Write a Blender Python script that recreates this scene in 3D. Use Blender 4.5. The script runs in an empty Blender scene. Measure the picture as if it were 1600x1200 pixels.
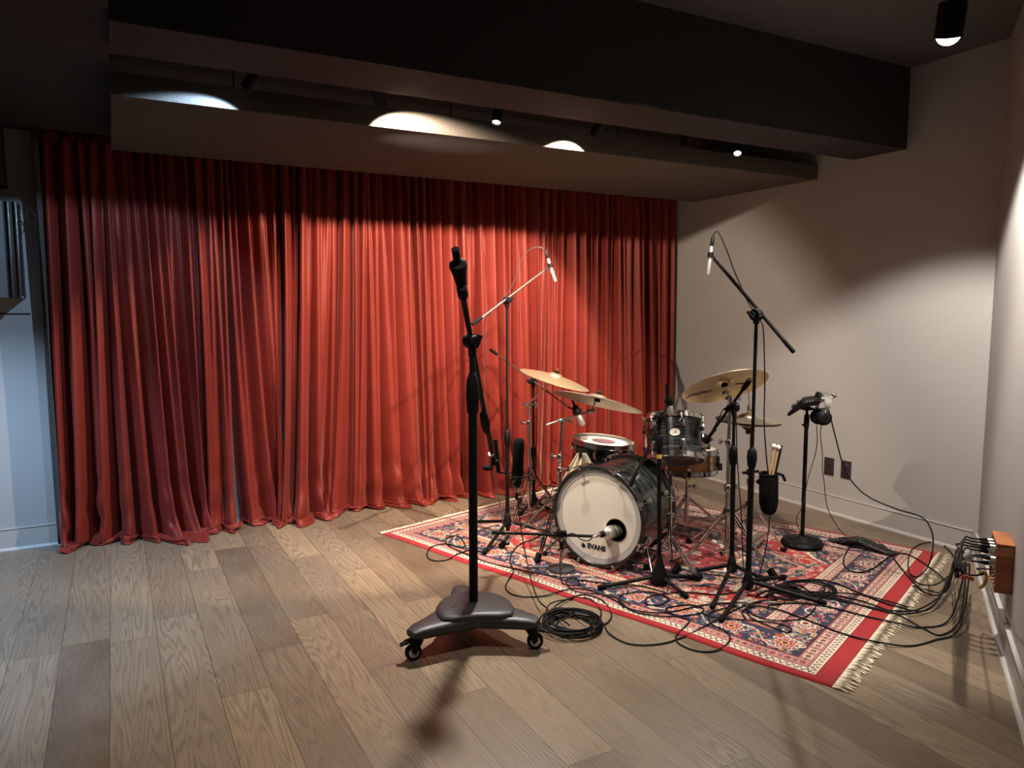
import bpy, bmesh, math, random
import numpy as np
from mathutils import Vector as V, Matrix, noise as mnoise
C = bpy.context.scene.collection
sc = bpy.context.scene
PI = math.pi
rnd = random.Random(7)

# ------------------------------------------------------------------ camera
F = 1155.0; CH = 1.5
pit = math.atan((600 - 482) / F)
_v = V((175 - 800, 600 - 482, -F)).normalized()
_up = V((0, math.cos(pit), math.sin(pit)))
_y = (_v - _up * _v.dot(_up)).normalized()
_x = _y.cross(_up)
RC = Matrix((_x, _y, _up))            # camera axes -> room axes
cam = bpy.data.objects.new('camera', bpy.data.cameras.new('camera'))
C.objects.link(cam)
cam.data.sensor_width = 36; cam.data.lens = 36 * F / 1600
cam.data.clip_start = 0.05; cam.data.clip_end = 60
cam.matrix_world = Matrix.Translation((0, 0, CH)) @ RC.to_4x4()
sc.camera = cam
_f = RC @ V((0, 0, -1)); HN = V((_f.x, _f.y, 0)).normalized(); HR = V((HN.y, -HN.x, 0))
O = V((0, 0, CH))

def at(px, py, h=None, X=None, Y=None, z=None):
    """point of the room seen at a measured spot of the photograph, at a known distance or plane"""
    d = RC @ V((px - 800, 600 - py, -F))
    if h is not None: t = h / d.dot(HN)
    elif X is not None: t = X / d.x
    elif Y is not None: t = Y / d.y
    else: t = (z - CH) / d.z
    return O + d * t

def gp(px, py, z=0.0):
    return at(px, py, z=z)

# ------------------------------------------------------------------ mesh builder
def frame(d):
    d = V(d).normalized()
    a = V((0, 0, 1)) if abs(d.z) < 0.9 else V((1, 0, 0))
    x = a.cross(d).normalized()
    return x, d.cross(x).normalized(), d

class MB:
    def __init__(s): s.v = []; s.f = []
    def add(s, vs, fs):
        b = len(s.v); s.v += [V(p) for p in vs]; s.f += [tuple(b + i for i in f) for f in fs]
        return s
    def tube(s, pts, r, n=10, cap=True):
        pts = [V(p) for p in pts]; m = len(pts)
        rs = r if isinstance(r, (list, tuple)) else [r] * m
        t0 = (pts[1] - pts[0]).normalized(); x, y, _ = frame(t0)
        vs = []; fs = []
        for i in range(m):
            t = (pts[min(i + 1, m - 1)] - pts[max(i - 1, 0)])
            t = t.normalized() if t.length > 1e-9 else t0
            x = (x - t * x.dot(t)); x = x.normalized() if x.length > 1e-6 else frame(t)[0]
            y = t.cross(x)
            for k in range(n):
                a = 2 * PI * k / n
                vs.append(pts[i] + (x * math.cos(a) + y * math.sin(a)) * rs[i])
        for i in range(m - 1):
            for k in range(n):
                k2 = (k + 1) % n
                fs.append((i * n + k, i * n + k2, (i + 1) * n + k2, (i + 1) * n + k))
        if cap:
            fs.append(tuple(range(n - 1, -1, -1))); fs.append(tuple((m - 1) * n + k for k in range(n)))
        return s.add(vs, fs)
    def cyl(s, p, q, r, r2=None, n=16):
        return s.tube([p, q], [r, r if r2 is None else r2], n)
    def lathe(s, prof, o=(0, 0, 0), ax=(0, 0, 1), n=32, closed=False):
        x, y, d = frame(ax); o = V(o); vs = []; fs = []; m = len(prof)
        for (r, z) in prof:
            for k in range(n):
                a = 2 * PI * k / n
                vs.append(o + d * z + (x * math.cos(a) + y * math.sin(a)) * max(r, 1e-5))
        for i in range(m if closed else m - 1):
            j = (i + 1) % m
            for k in range(n):
                k2 = (k + 1) % n
                fs.append((i * n + k, i * n + k2, j * n + k2, j * n + k))
        if not closed:
            if prof[0][0] > 1e-4: fs.append(tuple(range(n - 1, -1, -1)))
            if prof[-1][0] > 1e-4: fs.append(tuple((m - 1) * n + k for k in range(n)))
        return s.add(vs, fs)
    def ring(s, o, ax, R, r, n=32, m=8):
        prof = [(R + r * math.cos(2 * PI * k / m), r * math.sin(2 * PI * k / m)) for k in range(m)]
        return s.lathe(prof, o, ax, n, closed=True)
    def box(s, c, sx, sy, sz, ax=None):
        c = V(c)
        X, Y, Z = ax if ax else (V((1, 0, 0)), V((0, 1, 0)), V((0, 0, 1)))
        vs = [c + X * (i * sx / 2) + Y * (j * sy / 2) + Z * (k * sz / 2) for k in (-1, 1) for j in (-1, 1) for i in (-1, 1)]
        return s.add(vs, [(0, 2, 3, 1), (4, 5, 7, 6), (0, 1, 5, 4), (2, 6, 7, 3), (0, 4, 6, 2), (1, 3, 7, 5)])
    def bar(s, p, q, w, t, up=(0, 0, 1)):
        p = V(p); q = V(q); d = (q - p).normalized(); u = V(up)
        x = d.cross(u); x = x.normalized() if x.length > 1e-4 else frame(d)[0]
        return s.box((p + q) / 2, (q - p).length, w, t, (d, x, x.cross(d)))
    def sph(s, c, r, sc3=(1, 1, 1), ax=None, n=16):
        c = V(c); X, Y, Z = ax if ax else (V((1, 0, 0)), V((0, 1, 0)), V((0, 0, 1)))
        vs = []; fs = []; m = n // 2
        for i in range(m + 1):
            th = PI * i / m
            for k in range(n):
                a = 2 * PI * k / n
                rr = r * max(math.sin(th), 1e-4)
                vs.append(c + X * rr * math.cos(a) * sc3[0] + Y * rr * math.sin(a) * sc3[1] + Z * (r * math.cos(th) * sc3[2]))
        for i in range(m):
            for k in range(n):
                k2 = (k + 1) % n
                fs.append((i * n + k, (i + 1) * n + k, (i + 1) * n + k2, i * n + k2))
        return s.add(vs, fs)
    def prism(s, poly, z0, z1):
        n = len(poly)
        vs = [V((x, y, z0)) for x, y in poly] + [V((x, y, z1)) for x, y in poly]
        fs = [tuple(range(n - 1, -1, -1)), tuple(range(n, 2 * n))] + [(i, (i + 1) % n, n + (i + 1) % n, n + i) for i in range(n)]
        return s.add(vs, fs)
    def build(s, name, m, parent=None, bev=0.0, label=None, smooth=True, angle=35):
        me = bpy.data.meshes.new(name)
        org = ORG.get(parent.name, V((0, 0, 0))) if parent else V((0, 0, 0))
        me.from_pydata([tuple(p - org) for p in s.v], [], s.f)
        if bev > 0:
            bm = bmesh.new(); bm.from_mesh(me)
            es = [e for e in bm.edges if len(e.link_faces) == 2 and e.calc_face_angle(0) > 0.6]
            bmesh.ops.bevel(bm, geom=es, offset=bev, segments=2, affect='EDGES', profile=0.6, clamp_overlap=True)
            bm.to_mesh(me); bm.free()
        me.materials.append(m)
        if smooth:
            me.polygons.foreach_set('use_smooth', [True] * len(me.polygons))
            me.set_sharp_from_angle(angle=math.radians(angle))
        me.update()
        o = bpy.data.objects.new(name, me); C.objects.link(o)
        if parent: o.parent = parent; ORG[o.name] = org
        if label: o['label'] = label
        return o

ORG = {}
def tag(o, label, cat, group=None, kind=None):
    o['label'] = label; o['category'] = cat
    if group: o['group'] = group
    if kind: o['kind'] = kind
    return o
def thing(name, label, cat, loc, group=None, local=None):
    """Empty at the base of a thing; with local (a rotation) its parts are built in its own axes"""
    o = bpy.data.objects.new(name, None); C.objects.link(o)
    o.empty_display_size = 0.05
    tag(o, label, cat, group)
    if local is not None:
        o.matrix_world = Matrix.Translation(V(loc)) @ local.to_4x4(); ORG[o.name] = V((0, 0, 0))
    else:
        o.location = V(loc); ORG[o.name] = V(loc)
    return o
def struct(o):
    o['kind'] = 'structure'; return o

def spline(pts, n=8):
    """smooth line through points (Catmull-Rom)"""
    P = [V(p) for p in pts]; P = [P[0] * 2 - P[1]] + P + [P[-1] * 2 - P[-2]]
    out = []
    for i in range(1, len(P) - 2):
        a, b, c, d = P[i - 1], P[i], P[i + 1], P[i + 2]
        for k in range(n):
            t = k / n
            out.append(0.5 * ((2 * b) + (c - a) * t + (2 * a - 5 * b + 4 * c - d) * t * t + (3 * b - a - 3 * c + d) * t ** 3))
    out.append(P[-2]); return out

# ------------------------------------------------------------------ materials
class NG:
    def __init__(s, name):
        s.m = bpy.data.materials.new(name); s.m.use_nodes = True
        s.t = s.m.node_tree; s.b = s.t.nodes['Principled BSDF']
    def n(s, typ, ins=None, **kw):
        x = s.t.nodes.new(typ)
        for k, v in kw.items(): setattr(x, k, v)
        for k, v in (ins or {}).items(): s.set(x.inputs[k], v)
        return x
    def set(s, sock, v):
        if isinstance(v, bpy.types.NodeSocket): s.t.links.new(v, sock)
        elif isinstance(v, bpy.types.Node): s.t.links.new(v.outputs[0], sock)
        else: sock.default_value = v
    def math(s, op, a, b=0.0, c=None):
        x = s.t.nodes.new('ShaderNodeMath'); x.operation = op
        s.set(x.inputs[0], a); s.set(x.inputs[1], b)
        if c is not None: s.set(x.inputs[2], c)
        return x.outputs[0]
    def mix(s, f, a, b, blend='MIX'):
        x = s.t.nodes.new('ShaderNodeMix'); x.data_type = 'RGBA'; x.blend_type = blend
        s.set(x.inputs[0], f); s.set(x.inputs[6], a); s.set(x.inputs[7], b)
        return x.outputs[2]
    def ramp(s, f, stops, interp='LINEAR'):
        x = s.t.nodes.new('ShaderNodeValToRGB'); s.set(x.inputs[0], f)
        e = x.color_ramp; e.interpolation = interp
        while len(e.elements) < len(stops): e.elements.new(0.5)
        for el, (p, c) in zip(e.elements, stops):
            el.position = p; el.color = c if len(c) == 4 else (*c, 1)
        return x.outputs[0]
    def p(s, **kw):
        for k, v in kw.items(): s.set(s.b.inputs[k.replace('_', ' ')], v)
        return s
    def bump(s, h, strength=0.3, dist=0.01):
        x = s.n('ShaderNodeBump', {'Height': h, 'Strength': strength, 'Distance': dist})
        s.set(s.b.inputs['Normal'], x.outputs[0]); return s

def c4(c): return (c[0], c[1], c[2], 1)
def simple(name, col, rough=0.5, metal=0.0, var=0.0, vscale=30, bump=0.0, bscale=200, spec=0.5):
    g = NG(name)
    base = c4(col)
    if var:
        nz = g.n('ShaderNodeTexNoise', {'Scale': vscale, 'Detail': 4.0}, noise_dimensions='3D')
        tc = g.n('ShaderNodeTexCoord'); g.set(nz.inputs['Vector'], tc.outputs['Object'])
        base = g.mix(nz.outputs[0], c4([x * (1 - var) for x in col]), c4([min(1, x * (1 + var)) for x in col]))
    g.p(Base_Color=base, Roughness=rough, Metallic=metal, Specular_IOR_Level=spec)
    if bump:
        nz = g.n('ShaderNodeTexNoise', {'Scale': bscale, 'Detail': 3.0})
        tc = g.n('ShaderNodeTexCoord'); g.set(nz.inputs['Vector'], tc.outputs['Object'])
        g.bump(nz.outputs[0], bump, 0.002)
    return g.m

M = {}
M['black'] = simple('powder_black', (0.003, 0.003, 0.0033), 0.55, 0, .2, 60, .1, 400, spec=.18)
M['satin'] = simple('satin_grey', (0.026, 0.026, 0.027), 0.45, 0, .12, 25, .12, 500)
M['rubber'] = simple('rubber', (0.003, 0.003, 0.003), 0.8, 0, .2, 60, spec=.15)
M['chrome'] = simple('chrome', (0.60, 0.585, 0.565), 0.14, 1.0, .08, 20)
M['steel'] = simple('brushed_steel', (0.5, 0.48, 0.45), 0.3, 1.0, .12, 40)
M['silver'] = simple('satin_silver', (0.62, 0.60, 0.56), 0.34, 0.75, .06, 60)
M['nickel'] = simple('nickel_mesh', (0.50, 0.47, 0.43), 0.45, 0.6, .25, 900, .5, 900)
M['cable'] = simple('cable_jacket', (0.0035, 0.0035, 0.004), 0.6, 0, .2, 40, spec=.18)
M['thin'] = simple('thin_cable', (0.018, 0.015, 0.014), 0.5, 0, .2, 40)
M['foam'] = simple('foam', (0.004, 0.004, 0.0045), 0.95, 0, .3, 300, .6, 500, spec=.1)
M['paint'] = simple('wall_paint', (0.37, 0.355, 0.34), 0.62, 0, .03, 3, .05, 350)
M['trim'] = simple('trim_paint', (0.42, 0.395, 0.37), 0.4, 0, .03, 5)
M['dark'] = simple('charcoal_paint', (0.024, 0.021, 0.022), 0.85, 0, .10, 2, .05, 300)
M['white'] = simple('white_felt', (0.78, 0.75, 0.70), 0.9, 0, .06, 200)
M['ceil'] = simple('ceiling_paint', (0.085, 0.080, 0.082), 0.8, 0, .06, 2)
M['band'] = simple('headband_grey', (0.30, 0.29, 0.28), 0.35, 0.7, .06, 60)
M['maple'] = simple('stick_wood', (0.60, 0.38, 0.17), 0.5, 0, .15, 60)
M['plate'] = simple('dark_plate', (0.030, 0.020, 0.022), 0.4, 0, .1, 40)
M['yellow'] = simple('yellow_tape', (0.62, 0.42, 0.06), 0.5, 0, .08, 60)
M['red'] = simple('red_tie', (0.65, 0.10, 0.07), 0.6, 0, .1, 60)
M['ink'] = simple('ink', (0.01, 0.01, 0.012), 0.5)
M['towel'] = simple('cream_cloth', (0.74, 0.66, 0.50), 0.95, 0, .06, 60, .5, 500)
M['head'] = simple('drum_head', (0.66, 0.62, 0.54), 0.42, 0, .03, 4)
M['ringgrey'] = simple('damping_ring', (0.40, 0.39, 0.385), 0.4, 0, .05, 8)
M['clear'] = simple('smoked_head', (0.13, 0.12, 0.115), 0.25, 0, .1, 8)
M['dot'] = simple('violet_dot', (0.16, 0.085, 0.095), 0.5, 0, .1, 30)
M['badge'] = simple('badge', (0.78, 0.76, 0.68), 0.35, 0, .05, 60)
M['hoopwood'] = simple('hoop_black', (0.018, 0.015, 0.015), 0.22, 0, .3, 12)
M['snarewood'] = None

def emis(name, col, st):
    g = NG(name); g.p(Base_Color=c4(col), Emission_Color=c4(col), Emission_Strength=st); return g.m
M['lens_warm'] = emis('lamp_lens_warm', (1.0, 0.90, 0.74), 7)
M['lens_cool'] = emis('lamp_lens_cool', (0.72, 0.87, 1.0), 7)

# fabric of the hung ceiling panel: fine weave
g = NG('panel_fabric'); tc = g.n('ShaderNodeTexCoord')
w1 = g.n('ShaderNodeTexNoise', {'Scale': 160.0, 'Detail': 5.0, 'Roughness': .7}); g.set(w1.inputs['Vector'], tc.outputs['Object'])
g.p(Base_Color=g.ramp(w1.outputs[0], [(0.3, (0.035, 0.028, 0.024)), (0.72, (0.13, 0.108, 0.085))]), Roughness=0.95)
g.bump(w1.outputs[0], .5, .003); M['panel'] = g.m

# curtain velvet
g = NG('velvet'); tc = g.n('ShaderNodeTexCoord')
nz = g.n('ShaderNodeTexNoise', {'Scale': 5.0, 'Detail': 6.0, 'Roughness': .65}); g.set(nz.inputs['Vector'], tc.outputs['Object'])
lw = g.n('ShaderNodeLayerWeight', {'Blend': 0.35})
col = g.mix(nz.outputs[0], (0.135, 0.0145, 0.0105, 1), (0.205, 0.026, 0.019, 1))
g.p(Base_Color=col, Roughness=0.47, Sheen_Weight=0.30, Sheen_Roughness=0.3, Sheen_Tint=(1.0, 0.48, 0.38, 1), Specular_IOR_Level=0.45, Specular_Tint=(1.0, .52, .42, 1))
nb = g.n('ShaderNodeTexNoise', {'Scale': 260.0, 'Detail': 2.0}); g.set(nb.inputs['Vector'], tc.outputs['Object'])
g.bump(nb.outputs[0], .12, .002); M['velvet'] = g.m

# oak planks running away from the window wall
g = NG('oak_planks'); geo = g.n('ShaderNodeNewGeometry'); sp = g.n('ShaderNodeSeparateXYZ', {0: geo.outputs['Position']})
px, py = sp.outputs[0], sp.outputs[1]
PW, PL = 0.19, 1.55
u = g.math('DIVIDE', g.math('ADD', px, 20.03), PW); row = g.math('FLOOR', u); fu = g.math('FRACT', u)
wn = g.n('ShaderNodeTexWhiteNoise', {'W': row}, noise_dimensions='1D')
vv = g.math('ADD', g.math('DIVIDE', g.math('ADD', py, 20), PL), g.math('MULTIPLY', wn.outputs[0], 7.3))
seg = g.math('FLOOR', vv); fv = g.math('FRACT', vv)
idv = g.n('ShaderNodeCombineXYZ', {0: row, 1: seg}); wid = g.n('ShaderNodeTexWhiteNoise', {'Vector': idv}, noise_dimensions='2D')
pid = wid.outputs[0]
sid = g.n('ShaderNodeSeparateColor', {0: wid.outputs[1]})
base = g.ramp(pid, [(0.0, (0.105, 0.070, 0.045)), (0.35, (0.195, 0.138, 0.088)), (0.65, (0.25, 0.184, 0.122)), (1.0, (0.345, 0.246, 0.150))])
# cathedral grain: rings of a slow noise field
cv = g.n('ShaderNodeCombineXYZ', {0: g.math('ADD', g.math('MULTIPLY', px, 8.5), g.math('MULTIPLY', pid, 91.0)), 1: g.math('MULTIPLY', py, 0.55), 2: g.math('MULTIPLY', sid.outputs[1], 50.0)})
n1 = g.n('ShaderNodeTexNoise', {'Vector': cv, 'Scale': 1.0, 'Detail': 2.5, 'Roughness': .45, 'Distortion': .15})
rings = g.math('SINE', g.math('MULTIPLY', n1.outputs[0], 175.0))
cv2 = g.n('ShaderNodeCombineXYZ', {0: g.math('MULTIPLY', px, 160.0), 1: g.math('MULTIPLY', py, 5.0), 2: g.math('MULTIPLY', pid, 30.0)})
n2 = g.n('ShaderNodeTexNoise', {'Vector': cv2, 'Scale': 1.0, 'Detail': 3.0})
cv3 = g.n('ShaderNodeCombineXYZ', {0: g.math('MULTIPLY', px, 5.0), 1: g.math('MULTIPLY', py, 2.2), 2: pid})
n3 = g.n('ShaderNodeTexNoise', {'Vector': cv3, 'Scale': 1.0, 'Detail': 4.0, 'Roughness': .6})
rg = g.math('MULTIPLY', g.math('POWER', g.math('MULTIPLY_ADD', rings, .5, .5), 2.2), g.math('MULTIPLY_ADD', n3.outputs[0], 1.7, -.25))
col = g.mix(g.math('MULTIPLY', rg, .92), base, (0.050, 0.031, 0.020, 1))
col = g.mix(g.math('MULTIPLY', n2.outputs[0], .6), col, (0.085, 0.058, 0.038, 1))
col = g.mix(g.math('MULTIPLY_ADD', n3.outputs[0], .7, -.2), col, (0.30, 0.235, 0.165, 1))
eu = g.math('MINIMUM', fu, g.math('SUBTRACT', 1.0, fu)); ev = g.math('MINIMUM', fv, g.math('SUBTRACT', 1.0, fv))
gap = g.math('MAXIMUM', g.math('LESS_THAN', eu, 0.008), g.math('LESS_THAN', ev, 0.0012))
col = g.mix(g.math('MULTIPLY', gap, .65), col, (0.03, 0.02, 0.014, 1))
g.p(Base_Color=col, Roughness=g.math('MULTIPLY_ADD', rg, .20, .33), Specular_IOR_Level=.42)
hgt = g.math('SUBTRACT', g.math('MULTIPLY_ADD', rg, -.25, g.math('MULTIPLY', n2.outputs[0], .25)), g.math('MULTIPLY', gap, 1.2))
g.bump(hgt, .35, .004); M['floor'] = g.m

# black oyster drum wrap: streaks running round the shell
g = NG('oyster_wrap'); tc = g.n('ShaderNodeTexCoord'); mp = g.n('ShaderNodeMapping', {'Vector': tc.outputs['Object'], 'Scale': (8, 8, 105)})
nz = g.n('ShaderNodeTexNoise', {'Vector': mp.outputs[0], 'Scale': 1.0, 'Detail': 4.0, 'Roughness': .6, 'Distortion': .8})
g.p(Base_Color=g.ramp(nz.outputs[0], [(0.40, (0.003, 0.0035, 0.0035)), (0.54, (0.012, 0.014, 0.0135)), (0.63, (0.06, 0.066, 0.06)), (0.70, (0.014, 0.016, 0.015)), (0.8, (0.10, 0.108, 0.10))]), Roughness=.2, Coat_Weight=.3, Coat_Roughness=.08)
M['oyster'] = g.m

# cymbal bronze with turning grooves
def bronze(name, col, rough):
    g = NG(name); tc = g.n('ShaderNodeTexCoord'); sp = g.n('ShaderNodeSeparateXYZ', {0: tc.outputs['Object']})
    r = g.math('SQRT', g.math('ADD', g.math('POWER', sp.outputs[0], 2.0), g.math('POWER', sp.outputs[1], 2.0)))
    wv = g.n('ShaderNodeTexNoise', {'W': g.math('MULTIPLY', r, 420.0), 'Scale': 1.0, 'Detail': 3.0}, noise_dimensions='1D')
    nz = g.n('ShaderNodeTexNoise', {'Vector': tc.outputs['Object'], 'Scale': 9.0, 'Detail': 4.0})
    c = g.mix(nz.outputs[0], c4([x * .75 for x in col]), c4(col))
    c = g.mix(g.math('MULTIPLY', wv.outputs[0], .5), c, c4([x * .6 for x in col]))
    g.p(Base_Color=c, Metallic=0.85, Roughness=rough); g.bump(wv.outputs[0], .25, .002)
    return g.m
M['bronze'] = bronze('cymbal_bronze', (0.78, 0.60, 0.37), .38)
M['bronze_dark'] = bronze('cymbal_bronze_aged', (0.46, 0.39, 0.28), .42)

def woodmat(name, a, b, rough, sc3):
    g = NG(name); tc = g.n('ShaderNodeTexCoord'); mp = g.n('ShaderNodeMapping', {'Vector': tc.outputs['Object'], 'Scale': sc3})
    nz = g.n('ShaderNodeTexNoise', {'Vector': mp.outputs[0], 'Scale': 1.0, 'Detail': 5.0, 'Distortion': .6})
    g.p(Base_Color=g.ramp(nz.outputs[0], [(0.3, a), (0.7, b)]), Roughness=rough); return g.m
M['boxwood'] = woodmat('walnut_box', (0.20, 0.062, 0.018), (0.38, 0.135, 0.045), .38, (8, 8, 90))
M['snarewood'] = woodmat('snare_wood', (0.42, 0.20, 0.06), (0.58, 0.30, 0.10), .3, (10, 10, 90))
M['pedalboard'] = woodmat('footboard', (0.16, 0.05, 0.04), (0.26, 0.09, 0.07), .4, (20, 20, 20))
# ------------------------------------------------------------------ room shell
def slab(name, x0, x1, y0, y1, z0, z1, m, label=None):
    o = MB().box(((x0 + x1) / 2, (y0 + y1) / 2, (z0 + z1) / 2), x1 - x0, y1 - y0, z1 - z0).build(name, m, None, smooth=False)
    struct(o)
    if label: o['label'] = label
    return o
XW, YW, CEIL = 4.6, 5.44, 3.04
slab('floor', -3.2, XW + .2, -1.4, YW + .2, -0.1, 0, M['floor'])
slab('ceiling', -3.2, XW + .2, -1.4, YW + .2, CEIL, CEIL + .1, M['ceil'])
slab('wall_back', -3.2, XW + .2, YW, YW + .15, 0, CEIL, M['paint'])
slab('wall_left', -3.15, -3.0, -1.2, YW, 0, CEIL, M['paint'])
RWD = V((-0.83, -0.558, 0)).normalized(); RWN = V((-RWD.y * -1, 0, 0))
RWN = V((RWD.y, -RWD.x, 0))                      # points into the room
P0 = V((XW, 2.53, 0)); RWL = 6.3
slab('wall_right', XW, XW + .15, 2.40, YW, 0, CEIL, M['paint'])
def along(s, n, z): return P0 + RWD * s + RWN * n + V((0, 0, z))
def rwbox(s0, s1, n0, n1, z0, z1):
    return MB().box(along((s0 + s1) / 2, (n0 + n1) / 2, (z0 + z1) / 2), s1 - s0, n1 - n0, z1 - z0, (RWD, RWN, V((0, 0, 1))))
struct(rwbox(0, RWL, -.15, 0, 0, CEIL).build('wall_angled', M['paint'], None, smooth=False))
slab('wall_front', -3.2, -0.6, -1.25, -1.1, 0, CEIL, M['paint'])
# baseboards: tall board, thin cap, rounded shoe moulding
def base_run(name, p, q, nrm):
    p = V(p); q = V(q); nrm = V(nrm); d = (q - p); L = d.length; d.normalize(); c = (p + q) / 2
    mb = MB()
    mb.box(c + nrm * .007 + V((0, 0, .066)), L, .014, .132, (d, nrm, V((0, 0, 1))))
    mb.box(c + nrm * .009 + V((0, 0, .1345)), L, .018, .007, (d, nrm, V((0, 0, 1))))
    o = mb.build(name, M['trim'], None, bev=.002, smooth=False)
    mb = MB(); prof = [(.0, 0), (.016, 0)] + [(.016 * math.cos(a), .016 * math.sin(a)) for a in (.4, .8, 1.2)] + [(0, .017)]
    vs = []; n = len(prof)
    for e in (p, q):
        for a, b in prof: vs.append(e + nrm * (.014 + a) + V((0, 0, b)))
    mb.add(vs, [tuple(range(n)), tuple(range(2 * n - 1, n - 1, -1))] + [(i, n + i, n + (i + 1) % n, (i + 1) % n) for i in range(n)])
    s = mb.build('shoe_moulding', M['trim'], o); struct(o)
base_run('baseboard_right', (XW, 2.56, 0), (XW, YW, 0), (-1, 0, 0))
base_run('baseboard_back', (-3, YW, 0), (XW, YW, 0), (0, -1, 0))
base_run('baseboard_angled', along(.02, 0, 0), along(RWL, 0, 0), RWN)
# ceiling beam, lowered ceiling over the curtain end, duct along the left
slab('trim_1', 0.04, XW, 3.13, 3.52, 2.53, CEIL, M['dark'], 'charcoal ceiling beam in front of the spotlight slot')
slab('trim_2', -1.2, 0.04, 1.6, YW, 2.57, CEIL, M['dark'], 'charcoal lowered ceiling left of the beam')
slab('trim_3', -1.6, -0.52, 1.6, YW, 2.215, 2.57, M['dark'], 'boxed-in duct high on the left')
# hung fabric panel: boards stretched with cloth, its front edge catching the lamps
pn = thing('ceiling_panel', 'dark fabric-wrapped panel hung under the ceiling, between the beam and the red curtains', 'ceiling panel', (2.32, 4.47, 2.44))
MB().box((2.32, 4.47, 2.4925), 4.56, 1.30, .105).build('panel_board', M['panel'], pn, bev=.006)
for x in (.6, 1.8, 3.0, 4.2):
    MB().cyl((x, 4.1, 2.54), (x, 4.1, CEIL), .004).build('hanger', M['black'], pn)

# wall cabinet at far left with pale front frame
wc = thing('wall_cabinet', 'shallow wall-mounted cabinet with a pale edge and black side, left of the curtain', 'cabinet', (-.9, 5.32, 1.56))
MB().box((-.92, 5.335, 1.84), .92, .21, .555).build('cabinet_body', M['plate'], wc, bev=.004)
MB().box((-.955, 5.226, 1.84), .85, .012, .555).build('front_panel', simple('cabinet_front', (.16, .16, .165), .6), wc, bev=.003)
f = MB()
for xx, ww in ((-.468, .012), (-.505, .010)): MB().box((xx, 5.222, 1.84), ww, .02, .555).build('edge_trim', M['steel'], wc, bev=.002)
MB().box((-.462, 5.228, 1.566), .018, .02, .012).build('corner_cap', M['silver'], wc)
for k, (yy, zz) in enumerate(((5.33, 2.055), (5.335, 2.03), (5.326, 2.005), (5.338, 1.985), (5.34, 1.925), (5.345, 1.905))):
    MB().sph((-.458, yy, zz), .007, n=8).build('jack_socket', M['chrome'], wc)
# wall seam below it
slab('trim_4', -1.6, -.445, YW - .006, YW, 1.463, 1.471, M['dark'], 'dark seam across the left wall')
lp = [at(30, 308, Y=5.3), at(40, 322, Y=5.3), at(52, 332, Y=5.3), at(58, 344, Y=5.3), at(54, 352, Y=5.3), at(47, 348, Y=5.3), at(42, 338, Y=5.31), at(40, 322, Y=5.32)]
o = MB().tube(spline(lp, 6), .003, 6).build('cable', M['thin'])
tag(o, 'thin cable looped at the top of the wall cabinet', 'cable')

# wall plates
def plate(px0, px1, lab, kind):
    a = at(*px0, X=XW); b = at(*px1, X=XW); c = (a + b) / 2; w = .080; hh = .128
    t = thing('outlet_plate', lab, 'outlet', (XW, c.y, c.z - hh / 2), 'dark wall plates on the grey wall')
    MB().box((XW - .004, c.y, c.z), .008, w, hh).build('cover_plate', M['plate'], t, bev=.002)
    if kind == 0:
        for dz in (.018, -.018):
            MB().box((XW - .0085, c.y, c.z + dz), .002, .034, .028).build('socket', M['ink'], t, bev=.0008)
            m = MB()
            for dy in (.007, -.007): m.box((XW - .0098, c.y + dy, c.z + dz + .003), .001, .0025, .007)
            m.build('contact', M['steel'], t)
    else:
        for dz in (.026, -.020):
            MB().lathe([(0, .006), (.012, .006), (.015, .003), (.017, 0)], (XW - .008, c.y, c.z + dz), (-1, 0, 0), 20).build('jack_socket', M['ink'], t)
plate((1289, 714), (1303, 743), 'dark wall plate with two pairs of bright contacts, left one of two', 0)
plate((1315, 720), (1330, 748), 'dark wall plate crossed by a hanging cable, right one of two', 1)

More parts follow.
